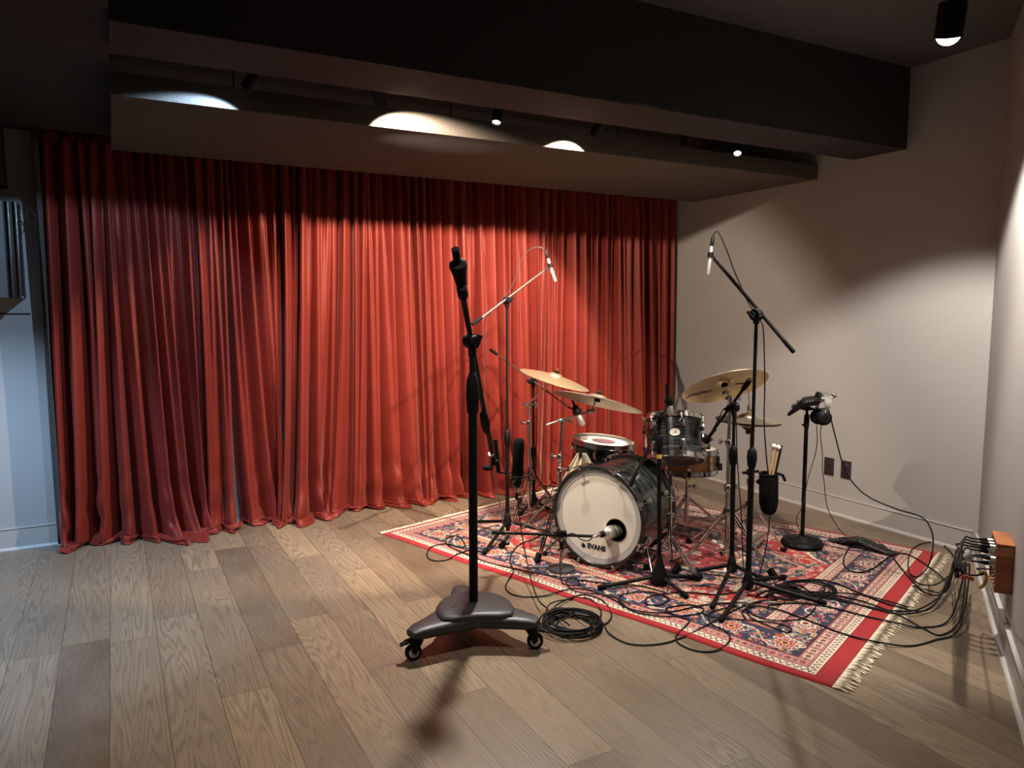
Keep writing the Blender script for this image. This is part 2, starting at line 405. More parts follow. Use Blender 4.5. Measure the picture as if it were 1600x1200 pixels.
# ------------------------------------------------------------------ curtains
def curtain(name, label, x0, x1, seed, ztop=2.56, lean=0.0, edge=0.0):
    rs = np.random.RandomState(seed)
    L = x1 - x0; nc = int(L / .0055); S = np.linspace(0, 1, nc)
    # pleat phase with irregular widths
    def phase(wlo, whi):
        e = [0.0]
        while e[-1] < L + .3: e.append(e[-1] + rs.uniform(wlo, whi))
        amp = rs.uniform(.5, 1.15, len(e) + 2)
        e = np.array(e)
        def f(x):
            i = np.clip(np.searchsorted(e, x, side='right') - 1, 0, len(e) - 2)
            t = (x - e[i]) / (e[i + 1] - e[i])
            a = amp[i] * (1 - t) + amp[i + 1] * t
            return a * np.abs(np.sin(PI * t)) ** .95
        return f
    f1 = phase(.05, .11); f2 = phase(.065, .16); f3 = phase(.03, .07)
    def noise1(sc_, n=60):
        p = rs.uniform(0, 6.28, n); q = rs.uniform(.3, 1, n) * sc_
        return lambda x: sum(math.sqrt(2 / n) * np.sin(q[k] * x * 6.28 + p[k]) for k in range(n))
    wob = noise1(1.2, 12); wob2 = noise1(3.0, 12); pool = noise1(2.2, 14); wr = noise1(9.0, 16); wr2 = noise1(14.0, 16)
    # rows: dense towards the floor; last rows lie on the floor
    ts = list(np.linspace(0, .80, 34)) + list(np.linspace(.815, 1.0, 26))
    nfl = 16
    X0 = x0 + S * L
    rows = []
    pw = pool(X0); wv1 = wr(X0); wv2 = wr2(X0); wb = wob(X0); wb2 = wob2(X0)
    for t in ts:
        z = ztop * (1 - t) + .022 * t
        k = t
        win = np.clip(np.minimum(S * L, (1 - S) * L) / .15, 0, 1)
        shift = win * (.05 * wb * k ** 1.5 + .025 * wb2 * k ** 2) + lean * k + edge * k ** 3 * np.exp(-S * L / .12)
        xs = X0 - x0 + .20 * wb2 * 0.12 * k
        d = (.10 - .075 * k) * f1(xs) + .190 * f2(xs) * (k ** .42) * (.65 + .35 * k) + .012 * f3(xs)
        flare = max(0, (t - .86) / .14) ** 2
        near = np.clip((t - .80) / .2, 0, 1)
        d = d + flare * (.045 + .035 * pw) + near * .012 * wv1 * np.sin(t * 60 + wb2 * 3)
        zz = z + near * .010 * wv2 * np.sin(t * 80) * (z > .05)
        rows.append((X0 + shift + win * (d - .11) * .40 * np.clip(wb2 + .35 * wb, -1, 1), 5.43 - d, np.maximum(zz, .02) + 0 * X0))
    bx, by, _ = rows[-1]
    ext = np.clip(.055 + .045 * pw, .012, .14)
    for j in range(1, nfl + 1):
        q = j / nfl
        z = .020 * (1 - q) + .006 + np.clip(.013 * (1 + wv1 * np.sin(q * 5 + wb2 * 2)) * np.sin(PI * min(1, q * 1.02)), 0, .05)
        xx = bx + .018 * wv2 * np.sin(q * 6) + .02 * q * wb2
        rows.append((xx, by - ext * q - .012 * wv1 * q, z))
    nr = len(rows)
    co = np.zeros((nr, nc, 3), dtype=np.float32)
    for i, (a, b, c) in enumerate(rows): co[i, :, 0] = a; co[i, :, 1] = b; co[i, :, 2] = c
    idx = np.arange(nr * nc).reshape(nr, nc)
    q = np.stack([idx[:-1, :-1], idx[1:, :-1], idx[1:, 1:], idx[:-1, 1:]], -1).reshape(-1, 4)
    root = thing(name, label, 'curtain', ((x0 + x1) / 2, 5.3, 0), 'red velvet curtains')
    org = V(((x0 + x1) / 2, 5.3, 0))
    me = bpy.data.meshes.new('drape')
    me.from_pydata((co.reshape(-1, 3) - np.array(org)).tolist(), [], q.tolist())
    me.polygons.foreach_set('use_smooth', [True] * len(me.polygons)); me.materials.append(M['velvet']); me.update()
    o = bpy.data.objects.new('drape', me); C.objects.link(o); o.parent = root
    md = o.modifiers.new('thick', 'SOLIDIFY'); md.thickness = .004; md.offset = -1
    MB().box(((x0 + x1) / 2, 5.385, ztop - .02), L, .02, .05).build('heading_tape', M['velvet'], root)
    return root
cl = curtain('curtain', 'shorter red velvet curtain at the left, beside the bluish wall', -0.35, .690, 3)
cr = curtain('curtain', 'long red velvet curtain running behind the drums to the grey wall', .684, 4.56, 11, edge=.05)
# dark lining hanging behind the free left edge
ln = MB(); zz = np.linspace(2.55, .03, 24)
vs = []; fs = []
for i, z in enumerate(zz):
    for j in range(5): vs.append((-.385 + .018 * math.sin(j * 1.9 + z), 5.43 - j * .035, z))
for i in range(23):
    for j in range(4): fs.append((i * 5 + j, (i + 1) * 5 + j, (i + 1) * 5 + j + 1, i * 5 + j + 1))
ORG[cl.name] = V(((-.35 + .64) / 2, 5.3, 0))
lo = ln.add(vs, fs).build('lining', simple('lining_cloth', (.05, .042, .036), .9), cl, label='dark lining along the free left edge')
lo.modifiers.new('thick', 'SOLIDIFY').thickness = .004

# ------------------------------------------------------------------ rug
L_, N_, R_, B_ = V((1.51, 4.64, 0)), V((2.446, 1.862, 0)), V((4.40, 2.65, 0)), V((3.46, 5.22, 0))
RT = .010
def rug_uv(u, v):   # 0..1
    return (L_ * (1 - v) + B_ * v) * (1 - u) + (N_ * (1 - v) + R_ * v) * u
def on_rug(p):
    # inverse of the near-parallelogram
    a = N_ - L_; b = B_ - L_; d = V((p.x, p.y, 0)) - L_
    det = a.x * b.y - a.y * b.x
    u = (d.x * b.y - d.y * b.x) / det; v = (a.x * d.y - a.y * d.x) / det
    return -.005 < u < 1.005 and -.005 < v < 1.005
def build_rug():
    LL, WW = 2.95, 2.08; cell = .0042
    nu, nv = int(LL / cell), int(WW / cell)
    u = (np.arange(nu) + .5) / nu * LL; v = (np.arange(nv) + .5) / nv * WW
    U, Vv = np.meshgrid(u, v, indexing='ij')
    dl = np.minimum(Vv, WW - Vv) + .038
    ds = np.minimum(U + .045, LL - U)
    D = np.minimum(ds, dl); T = np.where(ds < dl, Vv, U)
    img = np.zeros((nu, nv, 3))
    red, dred, ivory, navy, rose, pink, tan, grn = [np.array(c) for c in
        ((.30, .013, .016), (.16, .007, .010), (.62, .49, .36), (.017, .018, .045), (.30, .15, .13), (.55, .20, .17), (.50, .28, .10), (.06, .12, .09))]
    rs = np.random.RandomState(5)
    # field
    cu, cv = U - LL / 2, Vv - WW / 2
    ex, ey = cu / (LL / 2 - .46), cv / (WW / 2 - .42)
    th = np.arctan2(ey, ex); rho = np.hypot(ex, ey) * (1 + .055 * np.cos(8 * th) + .02 * np.cos(24 * th))
    img[:] = red
    m = (rho < .95); img[m] = navy
    m = (rho < .90) & (rho > .86); img[m] = pink
    m = (rho < .58); img[m] = ivory
    m = (rho < .55); img[m] = dred * 1.25
    m = (rho < .22); img[m] = pink
    m = (rho < .20); img[m] = navy
    corner = (np.abs(ex) ** 1.3 + np.abs(ey) ** 1.3) * (1 + .04 * np.cos(10 * th))
    img[corner > 1.50] = ivory; img[corner > 1.54] = navy
    def flower(a, b, R, cols, pet=6, rot=0.0, lob=.22):
        i0, i1 = max(0, int((a - R * 1.4) / cell)), min(nu, int((a + R * 1.4) / cell) + 1)
        j0, j1 = max(0, int((b - R * 1.4) / cell)), min(nv, int((b + R * 1.4) / cell) + 1)
        if i1 <= i0 or j1 <= j0: return
        x = U[i0:i1, j0:j1] - a; y = Vv[i0:i1, j0:j1] - b
        r = np.hypot(x, y) / (R * (1 + lob * np.cos(pet * (np.arctan2(y, x) - rot))))
        w = img[i0:i1, j0:j1]
        for lim, c in cols: w[r < lim] = c
    fieldm = lambda a, b: min(a, LL - a) > .46 and min(b, WW - b) > .42
    # small flowers through the field
    pal = [ivory * .85, pink * .8, tan * .8, rose * .8, ivory * .6, red, grn]
    for _ in range(2600):
        a, b = rs.uniform(.46, LL - .46), rs.uniform(.42, WW - .42)
        c1, c2 = pal[rs.randint(len(pal))], pal[rs.randint(len(pal))]
        R = rs.choice([.008, .011, .015, .021, .028], p=[.38, .32, .18, .09, .03])
        sparse = np.hypot((a - LL / 2) / (LL / 2 - .46), (b - WW / 2) / (WW / 2 - .42))
        if sparse < .53 and rs.rand() < .72: continue
        flower(a, b, R, [(1, c1), (.62, c2 * .8), (.3, navy if rs.rand() < .5 else ivory)], rs.randint(4, 8), rs.rand() * 3)
    # vines in the field
    for k in range(70):
        a, b = rs.uniform(.5, LL - .5), rs.uniform(.46, WW - .46); h = rs.rand() * 6.28; c = pal[rs.randint(4)]
        for s in range(60):
            h += rs.uniform(-.35, .35) + .10 * math.cos(k); a += .0045 * math.cos(h); b += .0045 * math.sin(h)
            if fieldm(a, b):
                img[min(nu - 1, int(a / cell)), min(nv - 1, int(b / cell))] = c
    # borders
    img[D < .46] = dred
    def band(lo, hi, c): img[(D >= lo) & (D < hi)] = c
    band(0, .075, red); band(.075, .081, dred); band(.081, .122, ivory); band(.122, .128, dred)
    band(.128, .186, rose); band(.186, .194, dred * .6); band(.194, .372, navy); band(.372, .380, dred)
    band(.380, .414, rose); band(.414, .420, dred); band(.420, .454, ivory * .85); band(.454, .462, dred)
    # guard stripes: running hooks and rosettes
    m = (D > .086) & (D < .118); ph = T / .030
    hook = np.abs((D - .102) - .011 * np.sin(2 * PI * ph)) < .0052
    img[m & hook] = navy * 1.2
    m2 = (D > .424) & (D < .450); img[m2 & (np.abs((D - .437) - .008 * np.sin(2 * PI * T / .026)) < .004)] = dred
    def perim(dist, step):
        out = []
        n = max(1, int(round((LL - 2 * dist) / step)))
        for k in range(n + 1):
            a = dist + (LL - 2 * dist) * k / n; out += [(a, dist - .038), (a, WW - dist + .038)]
        d2 = dist - .038
        n = max(1, int(round((WW - 2 * d2) / step)))
        for k in range(1, n): b = d2 + (WW - 2 * d2) * k / n; out += [(dist, b), (LL - dist, b)]
        return out
    for i, (a, b) in enumerate(perim(.157, .066)):
        flower(a, b, .021, [(1, ivory if i % 2 else pink), (.66, dred), (.36, tan)], 4, .78)
    for i, (a, b) in enumerate(perim(.157, .033)):
        flower(a, b, .006, [(1, navy)], 4)
    for i, (a, b) in enumerate(perim(.397, .045)):
        flower(a, b, .013, [(1, ivory if i % 2 else tan), (.55, dred)], 5)
    # main border: meander vine, big palmettes, small blossoms
    mm = (D > .198) & (D < .368)
    for amp, per, w, c in ((.058, .30, .0055, ivory * .9), (-.045, .15, .004, pink), (.03, .1, .003, grn * 1.6)):
        img[mm & (np.abs((D - .283) - amp * np.sin(2 * PI * T / per)) < w)] = c
    for _ in range(1700):
        s = rs.randint(4); q = rs.uniform(.20, .366)
        if s < 2: a, b = rs.uniform(.2, LL - .2), (q - .038 if s == 0 else WW - q + .038)
        else: a, b = (q if s == 2 else LL - q), rs.uniform(.2, WW - .2)
        i, j = min(nu - 1, int(a / cell)), min(nv - 1, int(b / cell))
        if not .200 < D[i, j] < .364: continue
        flower(a, b, rs.choice([.006, .009, .013]), [(1, pal[rs.randint(len(pal))]), (.5, pal[rs.randint(len(pal))] * .6)], rs.randint(3, 7), rs.rand() * 3)
    for i, (a, b) in enumerate(perim(.283, .26)):
        if i % 2: flower(a, b, .072, [(1.0, pink), (.90, navy), (.78, ivory), (.64, rose), (.48, navy), (.38, ivory), (.22, dred)], 10, .3, .13)
        else: flower(a, b, .060, [(1.0, ivory), (.88, navy), (.74, pink), (.55, dred), (.36, tan), (.2, navy)], 7, 0, .2)
    # wool: slight shade jitter
    img *= (1 + rs.uniform(-.10, .10, (nu, nv, 1)))
    # mesh
    Ui, Vi = np.meshgrid(np.linspace(0, 1, nu + 1), np.linspace(0, 1, nv + 1), indexing='ij')
    cs = [np.array(c) for c in (L_, B_, N_, R_)]
    co = (cs[0] * (1 - Vi)[..., None] + cs[1] * Vi[..., None]) * (1 - Ui)[..., None] + (cs[2] * (1 - Vi)[..., None] + cs[3] * Vi[..., None]) * Ui[..., None]
    edge = 1 - np.clip(np.minimum(np.minimum(Ui, 1 - Ui) * LL, np.minimum(Vi, 1 - Vi) * WW) / .012, 0, 1) ** .5
    co[..., 2] = RT - .008 * edge + .0012 * np.sin(Ui * 33 + Vi * 21) * np.sin(Vi * 17)
    # the long edge waves a little
    wv = .006 * np.sin(Ui * 19) * (1 - Vi) ** 3
    co[..., 0] += wv * .93; co[..., 1] += wv * .36
    idx = np.arange((nu + 1) * (nv + 1)).reshape(nu + 1, nv + 1)
    q = np.stack([idx[:-1, :-1], idx[1:, :-1], idx[1:, 1:], idx[:-1, 1:]], -1).reshape(-1, 4)
    org = np.array(((L_ + N_ + R_ + B_) / 4))
    me = bpy.data.meshes.new('pile')
    me.vertices.add(co.size // 3); me.vertices.foreach_set('co', (co.reshape(-1, 3) - org).ravel().astype(np.float32))
    nf = len(q); me.loops.add(nf * 4); me.polygons.add(nf)
    me.loops.foreach_set('vertex_index', q.ravel().astype(np.int32))
    me.polygons.foreach_set('loop_start', (np.arange(nf) * 4).astype(np.int32))
    me.update(calc_edges=True)
    ca = me.color_attributes.new('weave', 'FLOAT_COLOR', 'CORNER')
    col = np.ones((nf, 4, 4), dtype=np.float32); col[:, :, :3] = img.reshape(-1, 1, 3)
    ca.data.foreach_set('color', col.ravel())
    g = NG('rug_wool'); a = g.n('ShaderNodeAttribute', attribute_name='weave')
    tc = g.n('ShaderNodeTexCoord'); nz = g.n('ShaderNodeTexNoise', {'Scale': 420.0, 'Detail': 2.0}); g.set(nz.inputs['Vector'], tc.outputs['Object'])
    g.p(Base_Color=a.outputs['Color'], Roughness=.95, Specular_IOR_Level=.1, Sheen_Weight=.25, Sheen_Roughness=.5); g.bump(nz.outputs[0], .5, .003)
    me.materials.append(g.m)
    root = thing('rug', 'red and navy patterned wool rug with fringed ends under the drum kit', 'rug', tuple(org))
    o = bpy.data.objects.new('pile', me); C.objects.link(o); o.parent = root; ORG[o.name] = V(org)
    # fringe on both short ends
    fm = simple('fringe_cotton', (.70, .60, .44), .9, 0, .1, 80)
    for (p, qq, out) in ((N_, R_, (N_ - L_).normalized()), (L_, B_, (L_ - N_).normalized())):
        mb = MB(); n = 330; d = (qq - p)
        for k in range(n):
            t = (k + rnd.random() * .7) / n; b0 = p + d * t
            ln = (.075 if p is N_ else .045) * rnd.uniform(.75, 1.1); sk = d.normalized() * (rnd.gauss(0, .10) + .10 * math.sin(k * .13)) * ln
            w = d.normalized() * rnd.uniform(.0022, .0042)
            e = b0 + out * ln + sk; mid = b0 + out * ln * .5 + sk * .3
            z0, z1, z2 = V((0, 0, .006)), V((0, 0, .009 + rnd.random() * .004)), V((0, 0, .003))
            mb.add([b0 - w + z0, b0 + w + z0, mid + w + z1, mid - w + z1, e + w * .6 + z2, e - w * .6 + z2, mid + V((0, 0, .001)), e + V((0, 0, .0008))],
                   [(0, 1, 2, 3), (3, 2, 4, 5), (3, 6, 2), (6, 7, 4, 2), (3, 5, 7, 6)])
        mb.build('fringe', fm, root, label='cream cotton fringe')
build_rug()
# ------------------------------------------------------------------ drums
KA = V((.90, .436, 0)).normalized()      # from the kick's front head back to the drummer
KW = V((KA.y, -KA.x, 0))                 # along the front head, to the right in the photo
def rotz_to(d, up=V((0, 0, 1))):
    """rotation whose z axis is d"""
    d = V(d).normalized(); x = up.cross(d)
    x = x.normalized() if x.length > 1e-4 else V((1, 0, 0))
    return Matrix((x, d.cross(x), d)).transposed()

def disc_prof(R, z, t=.0025):
    return [(0, z), (R, z), (R, z - t), (0, z - t)]
def text_mesh(name, body, size, mat, parent, mtx, depth=.0006, shear=0.0, bold=0.0):
    cu = bpy.data.curves.new(name, 'FONT'); cu.body = body; cu.size = size; cu.extrude = depth; cu.shear = shear; cu.offset = bold
    cu.align_x = 'CENTER'; cu.align_y = 'CENTER'
    ob = bpy.data.objects.new(name, cu); C.objects.link(ob)
    bpy.context.view_layer.update()
    dg = bpy.context.evaluated_depsgraph_get()
    me = bpy.data.meshes.new_from_object(ob.evaluated_get(dg)); bpy.data.objects.remove(ob)
    me.transform(mtx); me.materials.clear(); me.materials.append(mat)
    o = bpy.data.objects.new(name, me); C.objects.link(o); o.parent = parent; return o

def drum(name, label, base, axis, R, dep, shell, hoop, nl, top, bot, cat='drum', lug='split', twist=0.0, thick=.006):
    """drum with its own z axis along the shell; z = 0 is the bottom edge"""
    rot = rotz_to(axis) @ Matrix.Rotation(twist, 3, 'Z')
    t = thing(name, label, cat, base, None, rot)
    MB().lathe([(R, .006), (R, dep - .006), (R - thick, dep), (R - thick, 0)], n=72, closed=True).build('shell', shell, t)
    MB().lathe([(0, dep + .003), (R - .012, dep + .003), (R + .003, dep - .004), (R + .003, dep - .010), (R - .001, dep - .010), (R - .004, dep - .002), (0, dep + .001)], n=72).build('batter_head', top, t)
    MB().lathe([(0, -.001), (R - .004, .002), (R - .001, .010), (R + .003, .010), (R + .003, .004), (R - .012, -.003), (0, -.003)], n=72).build('bottom_head', bot, t)
    for z, s in ((dep, 1), (0, -1)):
        pr = [(R + .003, -.016), (R + .008, -.018), (R + .011, -.018), (R + .011, -.015), (R + .0065, -.013), (R + .0065, .010), (R + .012, .013), (R + .012, .016), (R + .004, .016)]
        MB().lathe([(r, z + s * q) for r, q in (pr if s > 0 else pr)], n=72, closed=True).build('hoop', hoop, t)
    for k in range(nl):
        a = 2 * PI * (k + .5) / nl; e = V((math.cos(a), math.sin(a), 0)); tg = V((-e.y, e.x, 0)); Z = V((0, 0, 1))
        for s, z0 in ((1, dep), (-1, 0)):
            zl = z0 - s * (.062 if dep > .2 else .045)
            m = MB().box(e * (R + .010) + Z * zl, .018, .024, .046 if dep > .2 else .034, (e, tg, Z))
            m.cyl(e * (R + .012) + Z * (zl + s * .02), e * (R + .012) + Z * (zl + s * .034), .0075, n=10)
            o = m.build('lug', M['chrome'], t, bev=.005)
            m = MB().cyl(e * (R + .012) + Z * (zl + s * .02), e * (R + .012) + Z * (z0 + s * .004), .0033, n=8)
            m.cyl(e * (R + .012) + Z * (z0 - s * .016), e * (R + .012) + Z * (z0 - s * .008), .008, n=10)
            m.box(e * (R + .012) + Z * (z0 + s * .006), .008, .008, .010, (e, tg, Z))
            m.build('tension_rod', M['steel'], o)
    return t

# kick drum: local z runs forward out of the front head
KR, KD = .280, .40
KC = V((2.412, 3.428, 0)) ; KZ = .309
kt = thing('kick_drum', 'large bass drum with white front head and port hole, black streaked shell', 'bass drum', KC + V((0, 0, KZ)), None, rotz_to(-KA))
# in local axes: x = horizontal along the head, y up, z out of the head
MB().lathe([(KR, -KD), (KR, 0), (KR - .008, 0), (KR - .008, -KD)], n=96, closed=True).build('shell', M['oyster'], kt)
# front head with an off-centre port (right side in the photo)
ex = (kt.matrix_world.to_3x3() @ V((1, 0, 0))).dot(HR)
sx = 1 if ex > 0 else -1
hc = V((sx * .118, -.060)); hr = .063
def head_holed(z, R, t):
    vs = []; fs = []; n = 96
    for layer in (z, z - t):
        for k in range(n):
            a = 2 * PI * k / n; d = V((math.cos(a), math.sin(a)))
            b = hc.dot(d); q = -b + math.sqrt(b * b - hc.dot(hc) + R * R)
            i = hc + d * hr; o = hc + d * q
            vs += [V((i.x, i.y, layer)), V((o.x, o.y, layer))]
    for k in range(n):
        k2 = (k + 1) % n
        fs += [(2 * k, 2 * k + 1, 2 * k2 + 1, 2 * k2), (2 * n + 2 * k, 2 * n + 2 * k2, 2 * n + 2 * k2 + 1, 2 * n + 2 * k + 1), (2 * k, 2 * k2, 2 * n + 2 * k2, 2 * n + 2 * k)]
    return MB().add(vs, fs)
head_holed(.006, KR - .004, .002).build('front_head', M['head'], kt)
MB().lathe([(.243, .0062), (KR - .006, .0062), (KR - .006, .0085), (.243, .0085)], n=96, closed=True).build('damping_ring', M['ringgrey'], kt)
MB().lathe([(hr - .002, .0045), (hr + .003, .0045), (hr + .003, .009), (hr - .002, .009)], (hc.x, hc.y, 0), (0, 0, 1), 48, closed=True).build('port_ring', M['ink'], kt)
MB().lathe(disc_prof(KR - .004, -KD - .004), n=96).build('batter_head', M['clear'], kt)
for z0, z1 in ((-.012, .024), (-KD - .024, -KD + .012)):
    MB().lathe([(KR + .002, z0), (KR + .016, z0), (KR + .018, z0 + .006), (KR + .018, z1 - .006), (KR + .014, z1), (KR + .002, z1)], n=96, closed=True).build('hoop', M['hoopwood'], kt)
    MB().lathe([(KR + .0181, (z0 + z1) / 2 - .006), (KR + .0188, (z0 + z1) / 2 - .006), (KR + .0188, (z0 + z1) / 2 + .006), (KR + .0181, (z0 + z1) / 2 + .006)], n=96, closed=True).build('inlay', M['oyster'], kt)
MB().lathe([(KR - .006, .004), (KR + .001, .004), (KR + .001, .018), (KR - .004, .020)], n=96, closed=True).build('flesh_hoop', M['chrome'], kt)
for k in range(8):
    a = 2 * PI * (k + .5) / 8; e = V((math.cos(a), math.sin(a), 0)); tg = V((-e.y, e.x, 0)); Z = V((0, 0, 1))
    for zc in (-.085, -KD + .085): MB().box(e * (KR + .011) + Z * zc, .02, .026, .055, (e, tg, Z)).build('lug', M['chrome'], kt, bev=.006)
    for s, zh in ((1, .024), (-1, -KD - .024)):
        m = MB().cyl(e * (KR + .026) + Z * (-.085 if s > 0 else -KD + .085), e * (KR + .026) + Z * (zh + s * .030), .0036, n=8)
        m.tube([e * (KR + .026) + Z * (zh + s * .030) - tg * .026, e * (KR + .026) + Z * (zh + s * .032) + tg * .026], .0042, 8)
        m.build('tension_rod', M['chrome'], kt)
        MB().bar(e * (KR + .022) + Z * (zh - s * .014), e * (KR + .022) + Z * (zh + s * .006), .02, .008, e).bar(e * (KR + .026) + Z * (zh + s * .004), e * (KR + .003) + Z * (zh + s * .004), .016, .005, Z).build('claw_hook', M['chrome'], kt, bev=.002)
for s in (-1, 1):
    a = math.radians(-28) if s * sx > 0 else math.radians(208)
    e = V((math.cos(a), math.sin(a), 0))
    root = e * KR + V((0, 0, -.10)); foot = V((e.x * (KR + .13), -KZ + .022, .03))
    m = MB().box(e * (KR + .012) + V((0, 0, -.10)), .03, .045, .06, (e, V((-e.y, e.x, 0)), V((0, 0, 1))))
    m.tube([root, foot], .0065, 10)
    o = m.build('spur', M['chrome'], kt, bev=.003)
    MB().lathe([(.006, 0), (.013, .004), (.013, .028), (.008, .034)], foot - V((0, .012, 0)), (root - foot), 14).build('rubber_foot', M['rubber'], o)
text_mesh('lettering', 'EVANS', .040, M['ink'], kt, Matrix.Translation((-sx * .008 , -.186, .0068)), .0004, 0, .0021)
MB().prism([(-sx * .008 + x, -.186 + y) for x, y in ((-.100, -.012), (-.084, -.018), (-.070, -.008), (-.078, .006), (-.094, .014), (-.098, .004))], .0066, .0074).build('emblem', M['ink'], kt)

# floor tom (behind left), mounted tom (right over the kick), snare
FT = at(943, 690, h=5.0)
ax = (V((0, 0, 1)) + HR * .09 - HN * .02).normalized()
ft = drum('floor_tom', 'floor tom with a violet dot on its white head, left of the rack tom', FT - ax * .40, ax, .203, .40, M['oyster'], M['chrome'], 8, M['head'], M['clear'], twist=.25)
MB().lathe([(0, .4040), (.081, .4040), (.081, .4046), (0, .4046)], n=48).build('centre_dot', M['dot'], ft, label='violet centre dot')
MB().lathe([(.163, .4036), (.199, .4028), (.199, .405), (.163, .4045)], n=72, closed=True).build('damping_ring', M['clear'], ft, label='dark damping ring')
inv = ft.matrix_world.inverted().to_3x3()
for k, a in enumerate((0.6, 2.7, 4.8)):
    e = V((math.cos(a), math.sin(a), 0)); p = ft.matrix_world @ (e * .22 + V((0, 0, .20)))
    q = ft.matrix_world @ (e * .22 + V((0, 0, .05)))
    foot = V((q.x, q.y, .03)) + (ft.matrix_world.to_3x3() @ e) * .05
    li = ft.matrix_world.inverted()
    m = MB().tube([li @ p, li @ q, li @ foot], .005, 8); m.box(e * .214 + V((0, 0, .16)), .024, .04, .06, (e, V((-e.y, e.x, 0)), V((0, 0, 1))))
    o = m.build('leg', M['chrome'], ft)
    MB().cyl(li @ (foot + V((0, 0, .02))), li @ (foot - V((0, 0, .018))), .012, n=12).build('rubber_foot', M['rubber'], o)
def badge_on(t, R, z, world_dir, rx, ry, txt, tsize):
    inv = t.matrix_world.inverted().to_3x3(); e = inv @ V(world_dir); e.z = 0; e.normalize(); tg = V((-e.y, e.x, 0))
    vs = []; n = 28
    for lay, rr in ((R + .0008, 1), (R + .0035, .94)):
        for k in range(n):
            a = 2 * PI * k / n; x = rx * rr * math.cos(a); ang = x / R
            p = (e * math.cos(ang) + tg * math.sin(ang)) * lay; vs.append(p + V((0, 0, z + ry * rr * math.sin(a))))
    fs = [tuple(range(n, 2 * n))] + [(k, (k + 1) % n, n + (k + 1) % n, n + k) for k in range(n)]
    o = MB().add(vs, fs).build('badge', M['badge'], t, label='oval white badge')
    mt = Matrix((tg, V((0, 0, 1)), e)).transposed().to_4x4(); mt.translation = e * (R + .0030) + V((0, 0, z))
    text_mesh('lettering', txt, tsize, M['ink'], o, mt, .0006, .3)
TM = at(1053, 725, h=4.40)
axt = (V((0, 0, 1)) * math.cos(.38) + HN * math.sin(.38) + HR * .02).normalized()
tm = drum('rack_tom', 'mounted tom in black streaked wrap with a white oval badge, beside the kick', V((2.964, 3.424, .592)), axt, .172, .245, M['oyster'], M['chrome'], 6, M['head'], M['clear'], twist=.12)
badge_on(tm, .172, .128, -HN - HR * .16, .031, .022, 'R', .030)
badge_on(ft, .203, .20, -HN + HR * .42, .022, .020, 'R', .024)
e = tm.matrix_world.inverted().to_3x3() @ (HR - HN * .25); e.z = 0; e.normalize(); tg = V((-e.y, e.x, 0)); Z = V((0, 0, 1))
m = MB().box(e * .182 + Z * .115, .024, .07, .06, (e, tg, Z)); m.ring(e * .215 + Z * .115, Z, .018, .007, 20, 8); m.box(e * .20 + Z * .07, .03, .03, .03, (e, tg, Z))
m.build('mount_bracket', M['chrome'], tm, bev=.004)

SN = V((3.290, 3.672, .572)); axs = (V((0, 0, 1)) + HN * .06).normalized()
sn = drum('snare_drum', 'wooden snare drum with white head, half hidden behind the rack tom', SN - axs * .135, axs, .178, .135, M['snarewood'], M['chrome'], 8, M['head'], M['clear'], twist=.2)
e = sn.matrix_world.inverted().to_3x3() @ (HR - HN * .3); e.z = 0; e.normalize(); tg = V((-e.y, e.x, 0))
MB().box(e * .192 + Z * .068, .022, .035, .07, (e, tg, Z)).box(e * .205 + Z * .035, .03, .03, .045, (e, tg, Z)).build('strainer', M['ink'], sn, bev=.004)

# ------------------------------------------------------------------ stands
def tri_legs(root, c, hub_r, hub_z, feet, mat, r=.011, foot_r=.014):
    for fpt in feet:
        fpt = V(fpt); d = (V((fpt.x, fpt.y, 0)) - V((c.x, c.y, 0))).normalized()
        a = V((c.x, c.y, hub_z)) + d * hub_r; b = V((fpt.x, fpt.y, fpt.z + foot_r + .003)) - d * .02
        o = MB().tube([a, b], r, 10).build('leg', mat, root)
        dd = (b - a).normalized()
        MB().lathe([(0, 0), (r * 1.15, 0), (foot_r * 1.05, .012), (foot_r, .038), (foot_r * .6, .046), (0, .047)], b - dd * .012, dd, 12).build('rubber_foot', M['rubber'], o)

